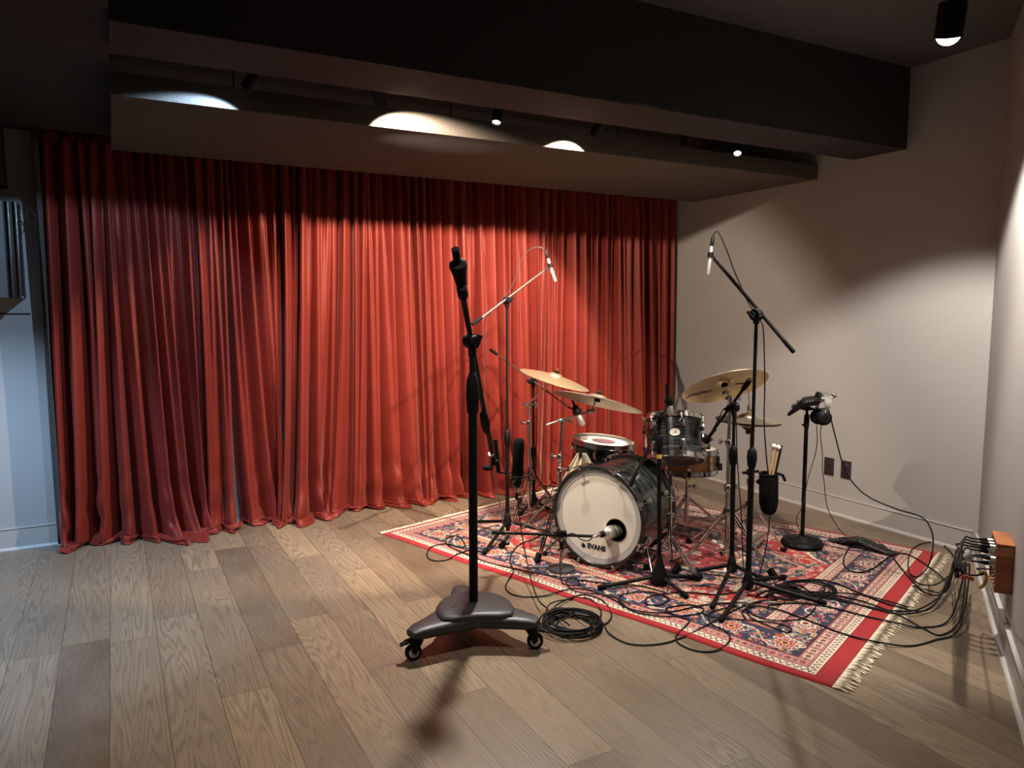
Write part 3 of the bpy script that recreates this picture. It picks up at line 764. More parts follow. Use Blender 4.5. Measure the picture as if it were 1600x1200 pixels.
def mic_stand(label, base, top, feet, boom, clutch, hub_z=.085, cone=False, group='black boom microphone stands', r=(.0115, .0080), piv=.020, cw=None, brace=False, floor=RT, mat=None, name='microphone_stand', boom_r=.0065, tapers=None, boommat=None, grip=1.8):
    """floor stand: base point, top point, foot points, boom from rear end to mic end (through the pivot)"""
    mat = mat or M['black']; base = V(base); top = V(top)
    t = thing(name, label, 'microphone stand', (base.x, base.y, floor), group)
    dr = (top - base).normalized()
    pc = base + (top - base) * clutch
    MB().tube([V((base.x, base.y, floor + .03)), pc], r[0], 14).build('lower_tube', mat, t)
    MB().tube([pc, top], r[1], 12).build('upper_tube', mat, t)
    MB().lathe([(r[0], -.055), (r[0] * 1.35, -.045), (r[0] * 1.75, .0), (r[0] * 1.5, .035), (r[1] * 1.3, .052), (r[1], .055)], pc, dr, 18).build('clutch', mat, t)
    if cone:
        MB().lathe([(.052, .012), (.055, .02), (.050, .04), (.030, .085), (.018, .13), (.0125, .15)], (base.x, base.y, floor), (0, 0, 1), 28).build('hub', mat, t)
    else:
        MB().lathe([(.017, -.035), (.028, -.028), (.03, 0), (.022, .025), (.014, .06), (.012, .062)], (base.x, base.y, floor + hub_z), (0, 0, 1), 20).build('hub', mat, t)
    tri_legs(t, base, .02, floor + (.045 if cone else hub_z), feet, mat)
    a, b = V(boom[0]), V(boom[1])
    bp = MB(); bp.tube([a, b], boom_r, 10); bo = bp.build('boom_arm', boommat or mat, t)
    MB().lathe([(0, 0), (boom_r * grip * .95, 0), (boom_r * grip, .01), (boom_r * grip, .07), (boom_r * (.5 + grip * .4), .085), (boom_r, .086)], a, b - a, 12).build('end_grip', cw or M['rubber'], bo)
    # pivot: clamp block and knob
    dd = (b - a).normalized(); nn = dd.cross(dr); nn = nn.normalized() if nn.length > .05 else HN
    m = MB().cyl(top - nn * .018, top + nn * .018, piv, n=20); m.cyl(top - dr * .045, top, r[1] * 1.7, n=14); m.cyl(top - dd * .03, top + dd * .03, boom_r * 1.9, n=14)
    m.build('pivot', mat, t)
    s = 1 if nn.dot(HN) < 0 else -1
    m = MB().cyl(top + nn * s * .018, top + nn * s * .038, .014, .017, 16); m.box(top + nn * s * .042, .016, .05, .012, (nn, dd, nn.cross(dd)))
    m.build('knob', M['rubber'], t, bev=.003)
    return t

def pencil_mic(label, p, d, L, r, body, grille, group=None, cat='microphone', clip=None, xlr=True, name='pencil_microphone', split=.45):
    """slim microphone: p = rear end, d = direction it points"""
    p = V(p); d = V(d).normalized()
    t = thing(name, label, cat, p, group)
    MB().lathe([(0, 0), (r * .7, 0), (r * .8, .004), (r, .012), (r, L * split), (r * .94, L * split + .002)], p, d, 20).build('body', body, t)
    MB().lathe([(r * .94, L * split), (r * 1.02, L * split + .003), (r * 1.02, L - .006), (r * .85, L), (0, L + .001)], p, d, 20).build('grille', grille, t)
    MB().ring(p + d * (L * split), d, r * 1.0, r * .08, 20, 6).build('band', M['ink'], t)
    if clip is not None:
        c = V(clip); q = p + d * (L * .30)
        m = MB().lathe([(r * 1.02, -.014), (r * 1.4, -.014), (r * 1.5, 0), (r * 1.4, .014), (r * 1.02, .014)], q, d, 18, closed=True); m.tube([q + (c - q).normalized() * r * 1.2, c], .006, 8)
        m.build('clip', M['black'], t)
    if xlr:
        MB().lathe([(r * .55, -.062), (r * .60, -.05), (.0095, -.044), (.0098, -.006), (r * .7, 0)], p, d, 16).build('plug', M['black'], t)
    return t

# --- tall rolling studio stand in front
AP = V((1.395, 2.963, 0))
A1, A2, A3 = gp(646, 1031), gp(836, 1013), V((1.45, 3.24, 0))
t = thing('rolling_boom_stand', 'tall black boom stand on a heavy wheeled base, standing on the bare floor', 'microphone stand', (AP.x, AP.y, 0))
def hull_plate(off, w0, w1):
    return None
cen = AP
top_z = .155
# arms: rounded, tapering beams from the centre down to each caster
arms = []
for k, (q, wd) in enumerate(((A1, .062), (A2, .062), (A3, .055))):
    e = V((q.x, q.y, .118)); d = (V((q.x, q.y, 0)) - V((cen.x, cen.y, 0))); Ld = d.length; d.normalize(); sd = V((-d.y, d.x, 0))
    vs = []; fs = []; n = 14; secs = []
    for i in range(9):
        s = i / 8; c = V((cen.x, cen.y, 0)) + d * (Ld * (.12 + .88 * s) + .012 * s)
        w = .115 * (1 - s) ** 1.3 + wd * .62 * s ** .4 + .004; h = .012 * (1 - s) + .025
        z = .114 + .004 * s
        if i == 8: w *= .72; h *= .6
        for j in range(n):
            a = 2 * PI * j / n; ca, sa = math.cos(a), math.sin(a)
            x = abs(ca) ** .55 * (1 if ca > 0 else -1) * w; y = abs(sa) ** .6 * (1 if sa > 0 else -1) * h
            vs.append(c + sd * x + V((0, 0, z + y)))
    for i in range(8):
        for j in range(n): fs.append((i * n + j, i * n + (j + 1) % n, (i + 1) * n + (j + 1) % n, (i + 1) * n + j))
    fs += [tuple(range(n - 1, -1, -1)), tuple(8 * n + j for j in range(n))]
    MB().add(vs, fs).build('base_arm', M['satin'], t, angle=60)
# shield-shaped cover plate
f1 = (A1 - AP).normalized(); f2 = (A2 - AP).normalized(); f3 = (A3 - AP).normalized()
fr = (f1 + f2).normalized(); sd = V((-fr.y, fr.x, 0))
if sd.dot(HR) < 0: sd = -sd
pts = []
for a in np.linspace(-.5, PI + .5, 26):
    pts.append((math.cos(a) * .178, -math.sin(a) * .205 + .02))
pts = [(x, y) for x, y in pts]
poly = pts + [(-.105, .125), (0, .108), (.105, .125)]
def plate_pt(x, y, z): return AP + sd * x + fr * (y + .035) + V((0, 0, z))
m = MB(); n = len(poly); vs = []
for z, k in ((.100, .96), (.146, 1.0), (.158, .955), (.164, .86)):
    for x, y in poly: vs.append(plate_pt(x * k, y * k, z))
fs = [tuple(range(n - 1, -1, -1)), tuple(3 * n + i for i in range(n))]
for l in range(3):
    for i in range(n): fs.append((l * n + i, l * n + (i + 1) % n, (l + 1) * n + (i + 1) % n, (l + 1) * n + i))
m.add(vs, fs).build('base_cover', M['satin'], t, angle=50)
c = plate_pt(-.088, -.035, .1645); dx = (sd * .35 - fr * .94).normalized()
MB().box(c, .098, .019, .0015, (dx, V((0, 0, 1)).cross(dx), V((0, 0, 1)))).build('name_plate', M['ink'], t, label='sunken dark name plate')
m = MB(); lx = V((0, 0, 1)).cross(dx)
for k in range(7): m.box(c + dx * (-.03 + k * .01) + V((0, 0, .0009)), .0022 + .002 * (k % 2), .007, .0006, (dx, lx, V((0, 0, 1))))
m.build('lettering', M['steel'], t)
for q, ang in ((A1, 2.7), (A2, .35), (A3, 1.2)):
    fwd = V((math.cos(ang), math.sin(ang), 0)); fwd = HR * math.cos(ang) + HN * (-.35 if q is A1 else .1)
    fwd.normalize(); side = V((-fwd.y, fwd.x, 0)); w = V((q.x, q.y, .036)) ; piv_ = V((q.x, q.y, .095)) - fwd * .018
    m = MB().lathe([(.013, .012), (.022, .012), (.026, .005), (.026, -.008), (.018, -.016)], piv_, (0, 0, 1), 20)
    for s in (-1, 1): m.add([piv_ + side * s * .016 + fwd * a_ + V((0, 0, z_)) + side * s * b_ for b_ in (0, .004) for a_, z_ in ((-.024, -.005), (.026, -.003), (.030, -.052), (.010, -.070))],
                            [(0, 1, 2, 3), (7, 6, 5, 4), (0, 4, 5, 1), (1, 5, 6, 2), (2, 6, 7, 3), (3, 7, 4, 0)])
    m.box(piv_ + fwd * .03 + V((0, 0, -.006)), .055, .034, .010, ((fwd - V((0, 0, .25))).normalized(), side, V((0, 0, 1))))
    o = m.build('caster', M['black'], t, bev=.0015)
    MB().lathe([(.020, -.012), (.033, -.012), (.036, -.008), (.036, .008), (.033, .012), (.020, .012)], w, side, 32, closed=True).build('wheel', M['rubber'], o)
    m = MB()
    m.lathe([(.0, .0128), (.012, .0128), (.016, .0118), (.0215, .0128), (.0225, .0116), (.0225, -.0116), (.0215, -.0128), (.016, -.0118), (.012, -.0128), (0, -.0128)], w, side, 28).build('wheel_hub', M['silver'], o)
    MB().box(piv_ + fwd * .062 + V((0, 0, -.016)), .028, .030, .006, ((fwd - V((0, 0, .35))).normalized(), side, V((0, 0, 1)))).build('brake_pedal', M['black'], o, bev=.001)
pv = at(738, 533, h=3.35); AT = V((AP.x, AP.y, 0))
pz = lambda z: AP + (V((pv.x, pv.y, 0)) - V((AP.x, AP.y, 0))) * (z / pv.z) + V((0, 0, z))
MB().tube([pz(.14), pz(1.125)], .0205, 20).build('lower_pole', M['black'], t)
MB().tube([pz(1.1), pv], .0135, 16).build('upper_pole', M['black'], t)
MB().lathe([(.0205, -.10), (.026, -.095), (.031, -.02), (.027, .05), (.016, .085), (.0135, .087)], pz(1.125), (0, 0, 1), 24).build('clutch', M['rubber'], t)
bt = at(722, 455, h=3.16); bb = at(770, 716, h=4.02); bdir = (bb - bt).normalized()
pvx = bt + bdir * ((pv - bt).dot(bdir))
bm_ = MB().tube([bt - bdir * .02, bb], .0125, 14).build('boom_arm', M['black'], t)
MB().lathe([(0, -.07), (.016, -.07), (.016, -.025), (.016, -.0), (.020, 0), (.036, .006), (.038, .02), (.030, .06), (.024, .118), (.020, .124)], at(715, 410, h=3.08), bdir, 28).build('counterweight', M['rubber'], t)
MB().lathe([(.014, 0), (.022, .004), (.023, .05), (.018, .062), (.0125, .064)], at(721, 448, h=3.13), bdir, 24).build('weight_collar', M['rubber'], t)
nn = bdir.cross(V((0, 0, 1))).normalized(); nn = nn if nn.dot(HN) < 0 else -nn
nn = (-HN * .8 + HR * .6).normalized()
m = MB().cyl(pv - nn * .03, pv + nn * .012, .034, n=28); m.cyl(pv - V((0, 0, .07)), pv, .019, n=18)
m.tube([pv, pvx], .018, 14); m.build('pivot', M['black'], t)
m = MB().cyl(pv + nn * .012, pv + nn * .034, .030, .024, 24); m.box(pv + nn * .042, .02, .062, .022, (nn, (V((0, 0, 1)) * .8 + HR * .3).normalized(), nn.cross((V((0, 0, 1)) * .8 + HR * .3).normalized())))
m.build('knob', M['rubber'], t, bev=.004)
g1 = at(755, 645, h=3.72)
MB().lathe([(.0125, -.004), (.0165, 0), (.021, .02), (.024, .09), (.019, .15), (.013, .165)], g1, bdir, 20).build('boom_clutch', M['rubber'], t)
MB().lathe([(.013, -.003), (.017, 0), (.017, .006), (.013, .009)], at(767, 709, h=3.98), bdir, 18).build('collar', M['silver'], t)
# swivel and short rod that carries the big microphone's cradle
k0 = at(774, 722, h=4.04); r0 = at(774, 687, h=4.04); r1 = at(779, 738, h=4.04)
m = MB().sph(k0, .026, (1, 1, .9)); m.tube([bb, k0], .015, 12); m.build('swivel', M['black'], t)
m = MB().sph(at(762, 731, h=4.02), .020, (1.6, 1, .8), (HR, HN, V((0, 0, 1)))); m.tube([at(764, 730, h=4.02), k0], .009, 8); m.build('wing_knob', M['rubber'], t)
MB().tube([r0, r1], .0115, 12).build('offset_rod', M['black'], t)

# large condenser in its elastic cradle
mc = at(809, 742, h=4.05); mt_ = at(811, 685, h=4.05); mb_ = at(808, 757, h=4.05)
up = (mt_ - mb_).normalized(); hgt = (mt_ - mb_).length
t2 = thing('condenser_microphone', 'large black microphone in a foam sleeve, upright in an elastic cradle left of the kick', 'microphone', mb_)
MB().lathe([(0, -.02), (.010, -.02), (.018, -.012), (.028, .015), (.029, .10), (.028, .105)], mb_, up, 28).build('body', M['black'], t2)
MB().lathe([(.0285, .05), (.031, .055), (.0315, hgt - .03), (.029, hgt - .012), (.020, hgt), (0, hgt + .002)], mb_, up, 28).build('foam_sleeve', M['foam'], t2)
m = MB().lathe([(.006, -.085), (.008, -.075), (.010, -.06), (.010, -.022)], mb_, up, 16); m.build('plug', M['black'], t2)
MB().lathe([(.011, -.045), (.0115, -.045), (.0115, -.02), (.011, -.02)], mb_, up, 16, closed=True).build('plug_sleeve', M['steel'], t2)
rc = mb_ + up * .055; m = MB().ring(rc, up, .062, .003, 36, 8); m.ring(mb_ + up * -.01, up, .036, .0025, 28, 6)
for k in range(6):
    a = 2 * PI * k / 6; e = HR * math.cos(a) + HN * math.sin(a)
    m.tube([rc + e * .062 - up * .04, rc + e * .062 + up * .045], .0025, 6)
cr_ = m.build('cradle', M['black'], t2)
m = MB()
for k in range(6):
    a = 2 * PI * k / 6; e = HR * math.cos(a) + HN * math.sin(a); e2 = HR * math.cos(a + .5) + HN * math.sin(a + .5)
    m.tube([rc + e * .062 + up * .04, rc + e2 * .031 - up * .01, rc + e * .062 - up * .038], .0013, 5)
m.build('elastic', M['thin'], cr_)
MB().tube([rc - HR * .062, r1 + (rc - r1) * .3, r1], .006, 8).build('mount_arm', M['black'], t2)
# --- overhead stand left (behind the rolling stand)
BB = gp(793, 836, z=RT); BT = at(792, 469, h=4.80)
t = mic_stand('tall mic stand left of the cymbals, its boom rising to a silver mic', BB, BT, [gp(757, 866, z=RT), at(735, 818, z=.02), gp(866, 836, z=RT)],
          (at(738, 507, h=4.62), at(850, 423, h=4.98)), .42, hub_z=.09, r=(.0125, .0085), boommat=M['steel'])
d = at(868, 440, h=5.0) - at(856, 404, h=5.0)
pencil_mic('slim silver microphone on the raised boom above the left cymbals', at(856, 404, h=5.0), d, d.length, .0115, M['silver'], M['silver'], 'silver overhead microphones', clip=at(850, 423, h=4.98))
o = MB().tube(spline([at(853, 396, h=5.0), at(846, 387, h=5.0), at(830, 389, h=5.0), at(815, 405, h=5.0), at(806, 432, h=4.95), at(795, 455, h=4.86), at(775, 478, h=4.76), at(760, 496, h=4.70), at(757, 520, h=4.70), at(759, 600, h=4.70), at(764, 700, h=4.71), at(778, 770, h=4.74), gp(790, 845, z=.02)], 6), .0032, 6).build('cable', M['thin'])
tag(o, 'thin grey cable arching from the left overhead microphone down its boom', 'cable')

# --- stand behind, with the boom to the floor tom microphone
CB = gp(834, 797, z=RT); CT = at(833, 596, h=5.35)
t = mic_stand('mic stand behind the left chrome cymbal stand, boom slanting down to the floor tom', CB, CT, [gp(872, 806, z=RT), gp(812, 806, z=RT), gp(838, 782, z=RT)],
          (at(766, 546, h=5.63), at(888, 636, h=5.12)), .45, hub_z=.07, r=(.012, .008), boommat=M['steel'])
d = at(910, 664, h=5.0) - at(898, 634, h=5.02)
pencil_mic('stubby black and silver microphone aimed at the floor tom', at(898, 634, h=5.02), d, .145, .022, M['black'], M['silver'], clip=at(888, 636, h=5.06), split=.42, name='drum_microphone')
o = MB().tube(spline([at(896, 622, h=5.02), at(886, 606, h=5.05), at(868, 594, h=5.1), at(850, 587, h=5.2), at(838, 588, h=5.28), at(833, 600, h=5.33)], 6), .003, 6).build('cable', M['thin'])
tag(o, 'thin cable arching from the floor tom microphone to its stand', 'cable')

# --- chrome cymbal stands
def cymbal_stand(label, base, coll_z, feet, tiers, tilt, post, floor=RT, r=.0125, brace_z=.06, knobs=True):
    """tiers: list of (z or point) section tops; tilt: boom path; post: top rod path"""
    base = V(base)
    t = thing('cymbal_stand', label, 'cymbal stand', (base.x, base.y, floor), 'chrome cymbal stands')
    prev = V((base.x, base.y, floor + .05)); rr = r
    for i, q in enumerate(tiers):
        q = V(q)
        MB().tube([prev, q], rr, 14).build('tube', M['chrome'], t)
        m = MB().lathe([(rr * 1.02, -.03), (rr * 1.5, -.028), (rr * 1.55, .0), (rr * 1.2, .012), (rr * .8, .014)], q, q - prev, 16)
        w = HR if i % 2 == 0 else -HR
        m.tube([q, q + w * .045], .0045, 8); m.box(q + w * .05, .02, .006, .03)
        m.build('clamp', M['chrome'], t, bev=.002)
        prev = q; rr *= .82
    m = MB().tube(tilt, [.0055] * len(tilt), 10); b = m.build('boom', M['steel'], t)
    for tp, tr in ((V(tilt[-1]), .012), (prev, .014)): MB().cyl(tp - HR * .02, tp + HR * .018, tr, n=14).box(tp - HR * .03, .022, .005, .020).build('tilter', M['chrome'], t, bev=.002)
    MB().tube(post, .004, 8).build('post', M['steel'], t)
    c = V((base.x, base.y, coll_z)); c2 = V((base.x, base.y, floor + brace_z))
    MB().lathe([(r, -.025), (r * 1.9, -.022), (r * 2.0, .0), (r * 1.7, .02), (r, .024)], c, (0, 0, 1), 16).build('leg_collar', M['chrome'], t)
    MB().lathe([(r, -.02), (r * 1.7, -.018), (r * 1.7, .014), (r, .018)], c2, (0, 0, 1), 16).build('brace_collar', M['chrome'], t)
    for q in feet:
        q = V(q); d = (V((q.x, q.y, 0)) - V((base.x, base.y, 0))).normalized(); s = V((-d.y, d.x, 0))
        a = c + d * .022; b_ = V((q.x, q.y, floor + .027)) - d * .01
        m = MB()
        for k in (-1, 1): m.bar(a + s * .010 * k, b_ + s * .007 * k, .004, .012)
        mid = a + (b_ - a) * .55
        for k in (-1, 1): m.bar(c2 + d * .018 + s * .008 * k, mid + s * .012 * k, .003, .010)
        m.cyl(mid - s * .016, mid + s * .016, .004, n=8)
        o = m.build('leg', M['chrome'], t)
        MB().box(b_ + d * .012 - V((0, 0, .0015)), .055, .028, .036, ((b_ - a).normalized(), s, (b_ - a).normalized().cross(s))).build('rubber_foot', M['rubber'], o, bev=.006)
    return t
def cymbal(label, c, nrm, R, bell=.055, bh=.024, mat=None, group='bronze cymbals', bow=.028, felt=True, post=True):
    t = thing('cymbal', label, 'cymbal', c, group, rotz_to(nrm))
    pr = []
    for k in range(8):
        a = k / 7; pr.append((max(.006, bell * math.sin(a * PI / 2)), bh * math.cos(a * PI / 2) + .0))
    pr[-1] = (bell, .002)
    for k in range(1, 15):
        s = k / 14; pr.append((bell + (R - bell) * s, .002 - bow * s ** 1.6))
    th = .0014
    low = [(r, z - th) for r, z in reversed(pr)]
    MB().lathe(pr + low, n=96, closed=True).build('bow', mat or M['bronze'], t, angle=60)
    if felt:
        MB().lathe([(.004, bh), (.016, bh), (.016, bh + .012), (.004, bh + .012)], n=16, closed=True).build('felt', M['foam'], t)
        MB().lathe([(.004, -.004), (.016, -.004), (.020, -.022), (.004, -.022)], n=16, closed=True).build('sleeve', M['foam'], t)
        m = MB().cyl((0, 0, bh + .013), (0, 0, bh + .024), .006, n=10); m.box((0, 0, bh + .022), .036, .005, .008); m.build('wing_nut', M['chrome'], t, bev=.001)
    return t

# left gold cymbal
s1 = gp(828, 810, z=RT)
c1 = at(868, 588, h=4.97); n1_ = (V((0, 0, 1)) + HR * .30 - HN * .05).normalized()
cymbal_stand('chrome cymbal stand under the upper left gold cymbal, among the black mic stands', s1, .34, [gp(793, 850, z=RT), gp(876, 800, z=RT), gp(812, 788, z=RT)],
             [at(827, 748, h=5.17), at(826, 660, h=5.16), at(826, 632, h=5.15)],
             [at(822, 634, h=5.15), at(862, 597, h=5.0)], [at(862, 597, h=5.0), c1 + n1_ * .055])
cymbal('thin gold cymbal with raised bell, uppermost on the left, tilted down to the right', c1, n1_, .243, mat=M['bronze'])
# ride cymbal over the floor tom
s2 = gp(877, 866, z=RT)
c2 = at(934, 622, h=4.52); n2_ = (V((0, 0, 1)) + HR * .25 + HN * .20).normalized()
s2 = V((2.372, 3.79, RT))
cymbal_stand('chrome boom cymbal stand rising just behind the kick drum\'s left edge', s2, .36, [gp(841, 878, z=RT), V((2.62, 4.02, RT)), V((2.08, 3.98, RT))],
             [V((s2.x, s2.y, .52)), V((s2.x, s2.y, .60)), at(879, 657, h=4.47)],
             [at(854, 664, h=4.45), at(879, 655, h=4.47), at(925, 642, h=4.52)], [at(925, 642, h=4.52), c2 + n2_ * .05], r=.0125)
cymbal('wide cymbal showing its dull underside, lower of the two on the left', c2, n2_, .285, mat=M['bronze_dark'], bell=.065)
# right cymbal, lettering underneath
s3 = gp(1136, 878, z=RT); hh3 = (s3 - O).dot(HN)
c3 = at(1131, 598, h=4.32); n3_ = (V((0, 0, 1)) - HR * .17 + HN * .52).normalized()
t3 = cymbal_stand('heavy chrome cymbal stand under the right cymbal, beside the snare', s3, .32, [gp(1057, 896, z=RT), gp(1206, 903, z=RT), V((s3.x + .22, s3.y + .20, RT))],
             [at(1138, 760, h=hh3), at(1139, 690, h=hh3), at(1142, 622, h=hh3 - .01)],
             [at(1142, 622, h=hh3 - .01), at(1136, 614, h=4.31)], [at(1136, 614, h=4.31), c3 + n3_ * .05], r=.0165)
cy3 = cymbal('gold cymbal tilted to show the black lettering on its underside, at the right', c3, n3_, .252, mat=M['bronze'])
li = cy3.matrix_world.inverted(); r3 = cy3.matrix_world.to_3x3()
def under_text(body, wpt_dir, rad, size):
    """lettering on the underside, reading from below"""
    e = r3.inverted() @ V(wpt_dir); e.z = 0; e.normalize()
    xdir = r3.inverted() @ HR; xdir.z = 0; xdir.normalize(); ydir = V((0, 0, -1)).cross(xdir)
    s = (rad - .055) / (.252 - .055)
    mt = Matrix((xdir, ydir, V((0, 0, -1)))).transposed().to_4x4()
    sl = .028 * 1.6 * s ** .6 / .197
    o = text_mesh('lettering', body, size, M['ink'], cy3, Matrix.Identity(4), .0003, .35, .0012)
    P = e * rad
    for v_ in o.data.vertices:
        q = mt.to_3x3() @ v_.co; w = P + V((q.x, q.y, 0)); rr = math.hypot(w.x, w.y); ss = max(0, (rr - .055) / .197)
        v_.co = V((w.x, w.y, .002 - .028 * ss ** 1.6 - .0022 + q.z))
    return o
under_text('Zildjian', -HR * .80 + HN * .62, .165, .056)
under_text('Zildjian', HR * .92 + HN * .40, .125, .026)

# --- hi-hat
hb = gp(1168, 862, z=RT); hhh = (hb - O).dot(HN)
t = thing('hi_hat_stand', 'chrome hi-hat stand with a pull rod, behind the tallest black stand', 'hi-hat stand', hb)
hc_ = at(1169, 659, h=hhh); V3 = lambda z: V((hb.x, hb.y, z))
MB().tube([V3(.06), V3(.46)], .0125, 14).build('lower_tube', M['chrome'], t)
MB().tube([V3(.44), V3(hc_.z - .05)], .0100, 14).build('upper_tube', M['chrome'], t)
MB().tube([V3(hc_.z - .06), at(1169, 606, h=hhh)], .0032, 8).build('pull_rod', M['steel'], t)
m = MB().lathe([(.012, -.03), (.019, -.028), (.019, .004), (.010, .014)], V3(.46), (0, 0, 1), 16); m.tube([V3(.45), V3(.45) + HR * .045], .0045, 8); m.box(V3(.45) + HR * .05, .02, .006, .03)
m.build('clamp', M['chrome'], t, bev=.002)
m = MB().lathe([(.008, -.075), (.013, -.07), (.013, -.05), (.03, -.042), (.032, -.02), (.012, -.016)], hc_ - V((0, 0, .0)), (0, 0, 1), 20)
m.build('seat_cup', M['ink'], t)
m = MB().lathe([(.004, .022), (.012, .024), (.012, .032), (.007, .034), (.010, .05), (.010, .062), (.006, .066), (.008, .075), (.004, .085)], hc_ + V((0, 0, .022)), (0, 0, 1), 16)
m.box(hc_ + V((0, 0, .07)) + HR * .02, .03, .005, .012); m.build('clutch', M['chrome'], t)
MB().lathe([(.0125, -.03), (.026, -.025), (.026, .02), (.0125, .03)], V3(.30), (0, 0, 1), 16).build('leg_collar', M['chrome'], t)
for q in (gp(1224, 862, z=RT), V((hb.x - .20, hb.y + .30, RT)), gp(1130, 868, z=RT)):
    d = V((q.x - hb.x, q.y - hb.y, 0)).normalized(); s = V((-d.y, d.x, 0)); a = V3(.30) + d * .025; b_ = V((q.x, q.y, RT + .018)); m = MB()
    for k in (-1, 1): m.bar(a + s * .011 * k, b_ + s * .008 * k, .004, .013); m.bar(V3(.05) + s * .01 * k, a + (b_ - a) * .6 + s * .01 * k, .003, .010)
    o = m.build('leg', M['chrome'], t)
    MB().sph(b_, .018, (1.2, 1.2, .9)).build('rubber_foot', M['rubber'], o)
fd = -(KA)   # footboard points to the drummer
m = MB().bar(V3(.03) + KA * .03, V3(.05) + KA * .30, .075, .008); m.build('footboard', M['steel'], t, bev=.004)
MB().tube([V3(.02), V3(.06)], .02, 12).build('spring_housing', M['chrome'], t)
for k, (dz, nz_, lab) in enumerate(((.010, 1, 'upper hi-hat cymbal, dome up, on the pull rod'), (-.004, -1, 'lower hi-hat cymbal, dome down, on its seat cup'))):
    nr = (V((0, 0, nz_)) + HR * .045 * nz_).normalized()
    cymbal(lab, hc_ + V((0, 0, dz + (.018 if nz_ > 0 else -.012))), nr, .192, bell=.055, bh=.024, bow=.018, mat=M['bronze_dark'], group='hi-hat pair', felt=False)
# stick bag clamped to the hi-hat stand
bg = at(1201, 740, h=hhh - .03); bz = at(1201, 800, h=hhh - .03)
t = thing('stick_bag', 'black cloth stick bag clamped beside the tallest stand, holding sticks', 'stick bag', bz)
ax_ = (bg - bz).normalized(); Lb = (bg - bz).length
MB().lathe([(0, -.012), (.030, -.010), (.046, .012), (.056, .06), (.056, Lb - .02), (.052, Lb), (.046, Lb), (.050, Lb - .02), (.050, .05), (0, .03)], bz, ax_, 28).build('pouch', M['foam'], t)
m = MB().ring(bz + ax_ * Lb, ax_, .054, .006, 30, 8); m.tube([bz + ax_ * (Lb + .0) + HR * .055, bz + ax_ * (Lb - .01) + HR * .085, bz + ax_ * (Lb - .045) + HR * .10], .009, 8); m.build('rim', M['black'], t)
MB().tube([at(1160, 739, h=hhh - .005), at(1186, 736, h=hhh - .03)], .0085, 10).build('clamp_arm', M['black'], t)
MB().lathe([(.0105, -.016), (.022, -.016), (.022, .016), (.0105, .016)], V3(at(1166, 738, h=hhh).z), (0, 0, 1), 16, closed=True).build('clamp', M['black'], t)
for k, (p0, p1, rr, mt1, lab, tip) in enumerate((((1199, 742), (1209, 697), .0075, M['maple'], 'wooden mallet with white felt head, left in the stick bag', 1), ((1203, 742), (1216, 699), .0075, M['maple'], 'wooden mallet with white felt head, middle in the stick bag', 1), ((1206, 742), (1221, 696), .0085, M['ink'], 'black drumstick standing in the stick bag', 0))):
    a = at(*p0, h=hhh - .035 + k * .012) - V((0, 0, .10)); b = at(*p1, h=hhh - .06 + k * .02); 
    tt = thing('drumstick', lab, 'drumstick', a, 'sticks in the bag')
    MB().tube([a, b], rr, 10).build('shaft', mt1, tt)
    if tip: MB().sph(b, .0165, (1, 1, .9)).build('felt_head', M['white'], tt)

# --- mic stand aimed at the rack tom
DB = gp(1143, 903, z=RT); dh = (DB - O).dot(HN); DT = at(1147, 636, h=dh)
t = mic_stand('black mic stand right of the rack tom, boom slanting down to the drum', DB, DT, [gp(1083, 895, z=RT), gp(1113, 952, z=RT), gp(1196, 908, z=RT)],
          (at(1172, 593, h=dh - .12), at(1105, 686, h=4.22)), .72, hub_z=.07, r=(.0135, .0085), boom_r=.008, piv=.027)
d = V((TM.x, TM.y, .70)) - at(1107, 683, h=4.22)
pencil_mic('small black and chrome microphone clipped at the rack tom\'s right rim', at(1108, 682, h=4.22), at(1093, 700, h=4.27) - at(1108, 682, h=4.22), .085, .017, M['black'], M['chrome'], split=.5, clip=at(1112, 676, h=4.2), name='drum_microphone')
o = MB().tube(spline([at(1110, 678, h=4.2), at(1124, 652, h=4.1), at(1130, 640, h=4.06), at(1138, 638, h=4.0), at(1149, 650, h=dh - .03), at(1152, 720, h=dh - .03), at(1158, 800, h=dh - .02), at(1160, 850, h=dh - .02), at(1162, 885, h=dh - .06), gp(1172, 915, z=.018)], 6), .0032, 6).build('cable', M['cable'])
tag(o, 'cable hanging down the stand right of the rack tom', 'cable')

# --- tallest stand at right with its overhead microphone
EB = gp(1168, 930, z=RT); eh = (EB - O).dot(HN); ET = at(1182, 492, h=eh)
t = mic_stand('tallest black mic stand at the right, its boom crossing the bare grey wall', EB, ET, [gp(1127, 972, z=RT), gp(1287, 946, z=RT), gp(1225, 905, z=RT)],
          (at(1240, 550, h=3.55), at(1116, 404, h=4.02)), .50, hub_z=.075, r=(.0150, .0090), boom_r=.0095, piv=.030, grip=1.12)
d = at(1106, 429, h=4.06) - at(1112, 385, h=4.06)
pencil_mic('slim silver microphone on the boom in front of the bare grey wall', at(1112, 385, h=4.06), d, d.length, .0105, M['silver'], M['silver'], 'silver overhead microphones', clip=at(1117, 403, h=4.03))
o = MB().tube(spline([at(1114, 376, h=4.06), at(1116, 364, h=4.06), at(1123, 364, h=4.06), at(1135, 390, h=4.02), at(1148, 425, h=3.96), at(1160, 452, h=3.9), at(1172, 478, h=3.82), at(1188, 500, h=3.74), at(1193, 520, h=3.72), at(1195, 600, h=3.72), at(1194, 660, h=3.72), at(1198, 720, h=3.8), at(1201, 745, h=3.9), at(1203, 800, h=3.95), at(1198, 850, h=3.9), at(1190, 885, h=3.86), gp(1182, 918, z=.02)], 6), .0035, 6).build('cable', M['cable'])
